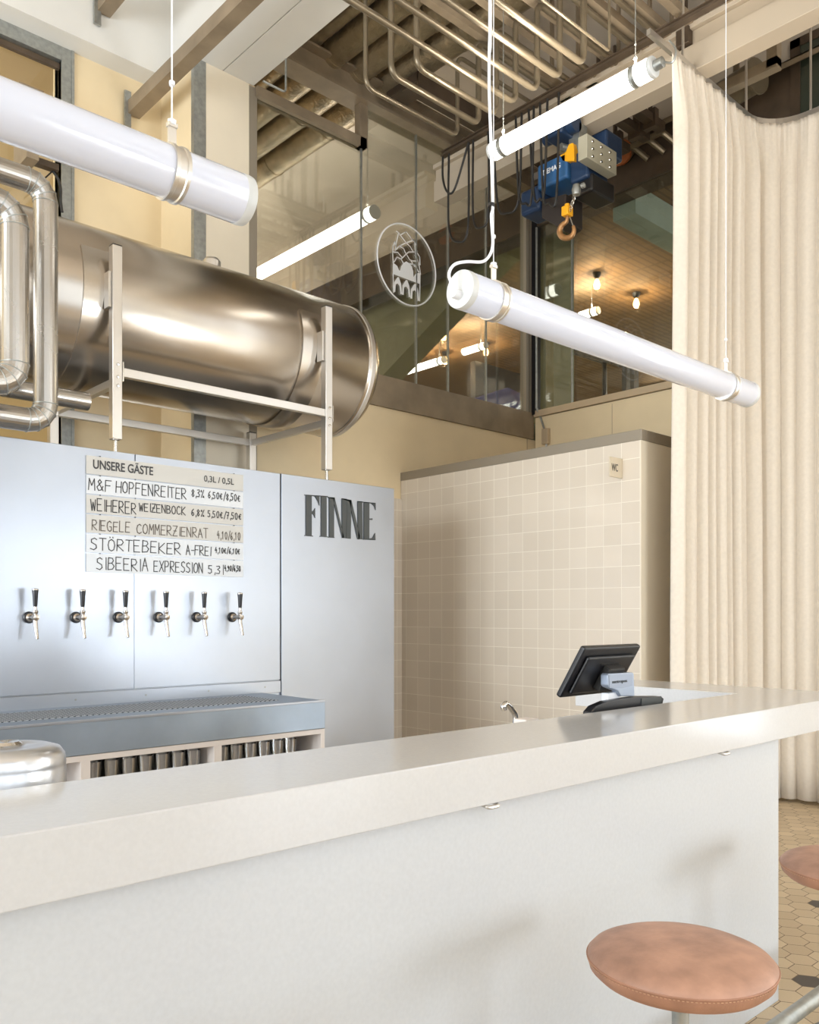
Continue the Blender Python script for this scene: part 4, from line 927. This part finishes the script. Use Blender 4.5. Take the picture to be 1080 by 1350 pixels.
# ------------------------------------------------------------------ bar
ZT = 1.112
ba = empty('bar_counter', 'long white stone-look bar counter with thick overhanging top', 'counter', (2, 1.5, 0))
YF0, YI = 1.38, 1.60
tp_ = MB().prism([(-2.5, 1.38, .994), (3.92, 1.38, .994), (3.92, 2.60, .994), (3.54, 2.60, .994), (3.54, 1.751, .994), (-2.5, 1.751, .994)], (0, 0, ZT - .994))
obj('countertop', tp_, M['countertop'], ba, .003)
obj('front_body', MB().box(-2.5, 3.204, 1.42, 1.60, 0, .994), M['counter'], ba, .003)
for x, y in ((650, 1063), (957, 991)):
    q = onY(x, y, 1.38)
    tag(obj('bag_hook', MB().tube(fillet([(q.x - .02, 1.40, .993), (q.x - .02, 1.376, .988), (q.x + .02, 1.376, .988), (q.x + .02, 1.40, .993)], .01), .005, 8), M['frame']), 'small metal bag hook under the bar edge, %s' % ('nearer the centre' if x < 800 else 'near the right end'), 'hook')
wk = empty('back_worktop', 'low steel worktop on the staff side of the bar', 'worktop', (1, 2, 0))
obj('top', MB().box(-2.5, 3.19, 1.77, 2.36, .90, .93), M['frame'], wk, .002)
obj('base', MB().box(-2.5, 3.17, 1.79, 2.34, 0, .90), M['shelf'], wk)
# steel vessel
vs = empty('steel_vessel', 'round polished steel vessel at the left behind the bar', 'vessel', (.607, 1.93, .93))
vc = (.607, 1.93, .918)
vx = onZ(84, 1000, 1.15)
obj('body', MB().lathe([(0, .012), (.118, .012), (.12, .016), (.12, .205), (.119, .208), (.12, .212), (.118, .232), (.108, .246), (.09, .252), (.04, .254), (.036, .250), (.0, .249)], vc, (0, 0, 1), 64), M['satin'], vs, sharp=60)
obj('lid_handle', MB().lathe([(0, .25), (.03, .25), (.033, .256), (.026, .262), (0, .258)], vc, (0, 0, 1), 32), M['chrome'], vs)
# faucet
ft = empty('faucet', 'chrome tap on the sink behind the bar', 'faucet', (2.33, 2.0, .93))
fp = [onY(673, 985, 2.0), onY(680, 950, 2.0), onY(675, 935, 2.0), onY(668, 928, 2.0), onY(664, 931, 2.0), onY(665, 936, 2.0)]; fp[0].z = .93
obj('spout', MB().tube(smooth_path(fp), .0105, 14), M['chrome'], ft)
q = onY(663, 957, 2.0)
obj('lever', MB().obox(q, (.022, 0, 0), (0, .01, 0), (0, 0, .005)).tube([(q.x + .02, 2.0, .93), (q.x + .02, 2.0, q.z)], .010, 10), M['black'], ft, .003)
q = onY(694, 949, 1.9)
tag(obj('soap_box', MB().box(q.x - .035, q.x + .035, 1.87, 1.93, .93, q.z + .005), M['shelf'], bevel=.005), 'small pale box beside the chrome tap', 'box')
# POS terminal
ps = empty('till_screen', 'black touch-screen till seen from behind on the bar', 'monitor', (2.8, 1.9, .93))
A = onX(738, 921, 2.511); B = onX(772, 855, 2.511); u = Vector((1, 0, 0)); v = (B - A).normalized(); n = u.cross(v)   # n points to the screen side or back
if n.y < 0: n = -n
Wm = .362; L = (B - A).length
cen = A + u * Wm / 2 + v * L / 2
obj('screen_housing', MB().obox(cen + n * .012, u * Wm / 2, v * L / 2, n * .012), M['black'], ps, .008, 3)
obj('glass_front', MB().obox(cen + n * .0245, u * (Wm / 2 - .012), v * (L / 2 - .012), n * .001), mat('screen_glass', srgb(12, 12, 14), .08), ps)
obj('back_shell', MB().prism([cen - u * .15 - v * .085, cen + u * .15 - v * .085, cen + u * .15 + v * .075, cen - u * .15 + v * .075], -n * .014), M['black'], ps, .01, 3)
obj('vent_slot', MB().obox(cen + v * .045 - n * .0145, u * .055, v * .004, n * .001), M['rubber'], ps)
obj('mount', MB().obox(cen + u * .02 - v * .01 - n * .028, u * .05, v * .05, n * .016), M['rubber'], ps, .004)
a1 = onY(803, 889, 1.80); a2 = onY(836, 886, 1.80)
pl = [onY(x, y, 1.80) for x, y in ((801, 890), (803, 888), (834, 886.5), (836, 888), (837, 918), (819, 918), (815, 911), (803, 906), (801, 903))]
stn = obj('stand', MB().prism(pl, (0, .03, 0)), M['silverplastic'], ps, .003, label='silver-grey plastic stand')
pl2 = [onY(x, y, 1.7985) for x, y in ((803, 890), (834, 888.5), (834, 904), (820, 907.5), (804, 907))]
obj('badge_panel', MB().prism(pl2, (0, .004, 0)), mat('grey_badge', srgb(138, 146, 160), .3, metal=.3), stn)
q = onY(808, 900, 1.797)
text_mesh('metropos', .018, (q.x, 1.7975, q.z - .003), (1, 0, 0), (0, 0, 1), M['charcoal'], stn, width=.095)
obj('cable_cover', MB().prism([onY(x, y, 1.815) for x, y in ((802, 914), (816, 912), (818, 922), (802, 924))], (0, .03, 0)), M['whiteplastic'], ps, .002)
bz = .93
bp = [onY(x, y, 1.79) for x, y in ((779, 939), (786, 931), (800, 925), (820, 921), (845, 918), (872, 918), (876, 921), (874, 928), (874, 940))]
bp = [Vector((q.x, q.y, max(q.z, bz))) for q in bp] + [Vector((bp[-1].x, 1.79, bz)), Vector((bp[0].x, 1.79, bz))]
obj('base', MB().prism(bp, (0, .035, 0)), M['black'], ps, .004)
q = onY(846, 921, 1.788); q2 = onY(872, 923, 1.788)
obj('card_slot', MB().box(q.x, q2.x, 1.787, 1.792, q2.z - .012, q.z), M['charcoal'], ps)

# ------------------------------------------------------------------ stools
def make_stool(x, y, label, rot=0):
    t = empty('bar_stool', label, 'stool', (x, y, 0), 'leather bar stools')
    c = (x, y, 0); R = .207
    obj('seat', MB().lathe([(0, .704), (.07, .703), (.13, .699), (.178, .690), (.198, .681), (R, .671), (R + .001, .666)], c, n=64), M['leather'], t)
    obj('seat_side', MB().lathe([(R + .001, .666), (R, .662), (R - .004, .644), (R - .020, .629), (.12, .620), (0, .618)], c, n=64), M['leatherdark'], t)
    obj('piping', MB().tube([(x + (R + .001) * math.cos(a), y + (R + .001) * math.sin(a), .667) for a in [2 * math.pi * k / 72 for k in range(72)]], .0022, 6, closed=True), M['leatherdark'], t)
    st = MB()
    for k in range(150):
        a = 2 * math.pi * k / 150
        st.obox((x + (R + .0005) * math.cos(a), y + (R + .0005) * math.sin(a), .6615), (-.0022 * math.sin(a), .0022 * math.cos(a), 0), (.0008 * math.cos(a), .0008 * math.sin(a), 0), (0, 0, .0007))
    obj('stitching', st, mat('tan_thread', srgb(196, 156, 124), .7), t)
    obj('column', MB().lathe([(0, .15), (.019, .15), (.019, .619), (0, .619)], c, n=24).lathe([(.019, .604), (.06, .614), (.06, .619), (0, .619)], c, n=24), M['galv'], t)
    for k in range(3):
        a = rot + 2 * math.pi * k / 3; d = Vector((math.cos(a), math.sin(a), 0)); b0 = Vector(c)
        lg = obj('leg', MB().tube(fillet([b0 + Vector((0, 0, .19)), b0 + d * .06 + Vector((0, 0, .18)), b0 + d * .30 + Vector((0, 0, .03))], .05), .013, 12), M['galv'], t)
        obj('foot', MB().lathe([(0, 0), (.018, 0), (.018, .02), (.014, .032), (0, .034)], b0 + d * .30, n=14), M['black'], lg)
    return t
s1 = make_stool(1.772, 1.010, 'tan leather bar stool in front of the bar, whole round seat in view')
s2 = copy_tree(s1, (2.812, 1.016, 0), 'tan leather bar stool cut by the right edge of the view')
s3 = copy_tree(s1, (.91, .96, 0), 'tan leather bar stool just below the lower edge of the view')

fr = empty('foot_rail', 'galvanised foot rail tube along the foot of the bar', 'rail', (2, 1.15, 0))
obj('tube', MB().tube([(-2.5, 1.15, .2), (3.6, 1.15, .2)], .024, 16), M['galv'], fr)
for x in (-1.2, .3, 1.3, 2.3, 3.3): obj('post', MB().tube([(x, 1.15, .178), (x, 1.15, 0)], .014, 10), M['galv'], fr)
# ------------------------------------------------------------------ curtain
def curtain_path():
    pts = []; R = .32; X1 = 6.70; Y1 = 3.07
    x = 5.27
    L1 = X1 - R - x; n1 = int(L1 / .004)
    for i in range(n1): pts.append((x + L1 * i / n1, Y1, 0, -1))
    na = 110
    for i in range(na):
        a = math.pi / 2 * i / na
        pts.append((X1 - R + R * math.sin(a), Y1 - R + R * math.cos(a), -math.sin(a), -math.cos(a)))
    L2 = 1.75; n2 = int(L2 / .004)
    for i in range(n2 + 1): pts.append((X1, Y1 - R - L2 * i / n2, -1, 0))
    return pts
cp = curtain_path(); CT = 5.2745
rc = random.Random(11)
ph = [0]; f = []
fw = []; s = 0
while s < len(cp): w = rc.uniform(22, 46); fw.append((s, w, rc.uniform(.5, 1.0))); s += w
def fold(i):
    for s0, w, am in fw:
        if s0 <= i < s0 + w: return am * abs(math.sin(math.pi * (i - s0) / w)) ** .75
    return 0
base = [fold(i) for i in range(len(cp))]
fine = [math.sin(i * .42) * .5 + math.sin(i * .9 + 1) * .3 for i in range(len(cp))]
mb = MB(); nz = 26; vs = []
for k in range(nz + 1):
    q = k / nz; z = CT - (CT - .03) * (q ** 1.5); g = min(1, q ** 1.5 * 12)
    for i, (x, y, nx, ny) in enumerate(cp):
        am = .095 * base[i] * (.35 + .65 * g) + .008 * fine[i] * (1 - g) + .012 * math.sin(i * .011 + k * .2) * g
        vs.append((x + nx * am, y + ny * am, z))
nn = len(cp); fs = [(k * nn + i, k * nn + i + 1, (k + 1) * nn + i + 1, (k + 1) * nn + i) for k in range(nz) for i in range(nn - 1)]
mb.add(vs, fs, True)
cu = obj('curtain', mb, M['cloth'], sharp=180)
tag(cu, 'floor-length pleated cream curtain hanging from a curved ceiling track', 'curtain')
md = cu.modifiers.new('thickness', 'SOLIDIFY'); md.thickness = .004
trk = empty('curtain_track', 'curved aluminium curtain track hung on rods', 'track', (6, 3.07, 5.27))
tp2 = [(4.98, 3.07)] + [(x, y) for x, y, _, _ in cp[::12]] + [cp[-1][:2]]
vv = []; ff = []
for i, (x, y) in enumerate(tp2):
    j0 = max(i - 1, 0); j1 = min(i + 1, len(tp2) - 1); d = Vector((tp2[j1][0] - tp2[j0][0], tp2[j1][1] - tp2[j0][1], 0)).normalized(); sd = Vector((-d.y, d.x, 0)) * .014
    for s_, z in ((-1, 5.275), (1, 5.275), (1, 5.315), (-1, 5.315)): vv.append((x + sd.x * s_, y + sd.y * s_, z))
for i in range(len(tp2) - 1):
    for q in range(4): ff.append((i * 4 + q, i * 4 + (q + 1) % 4, (i + 1) * 4 + (q + 1) % 4, (i + 1) * 4 + q))
ff += [(0, 1, 2, 3), ((len(tp2) - 1) * 4 + 3, (len(tp2) - 1) * 4 + 2, (len(tp2) - 1) * 4 + 1, (len(tp2) - 1) * 4)]
obj('rail', MB().add(vv, ff), M['frame'], trk)
for x, y in ((5.42, 3.07), (6.36, 3.07), (6.69, 2.72), (6.70, 1.9)):
    obj('rod', MB().tube([(x, y, 5.315), (x, y, CEIL)], .010, 8), M['frame'], trk)
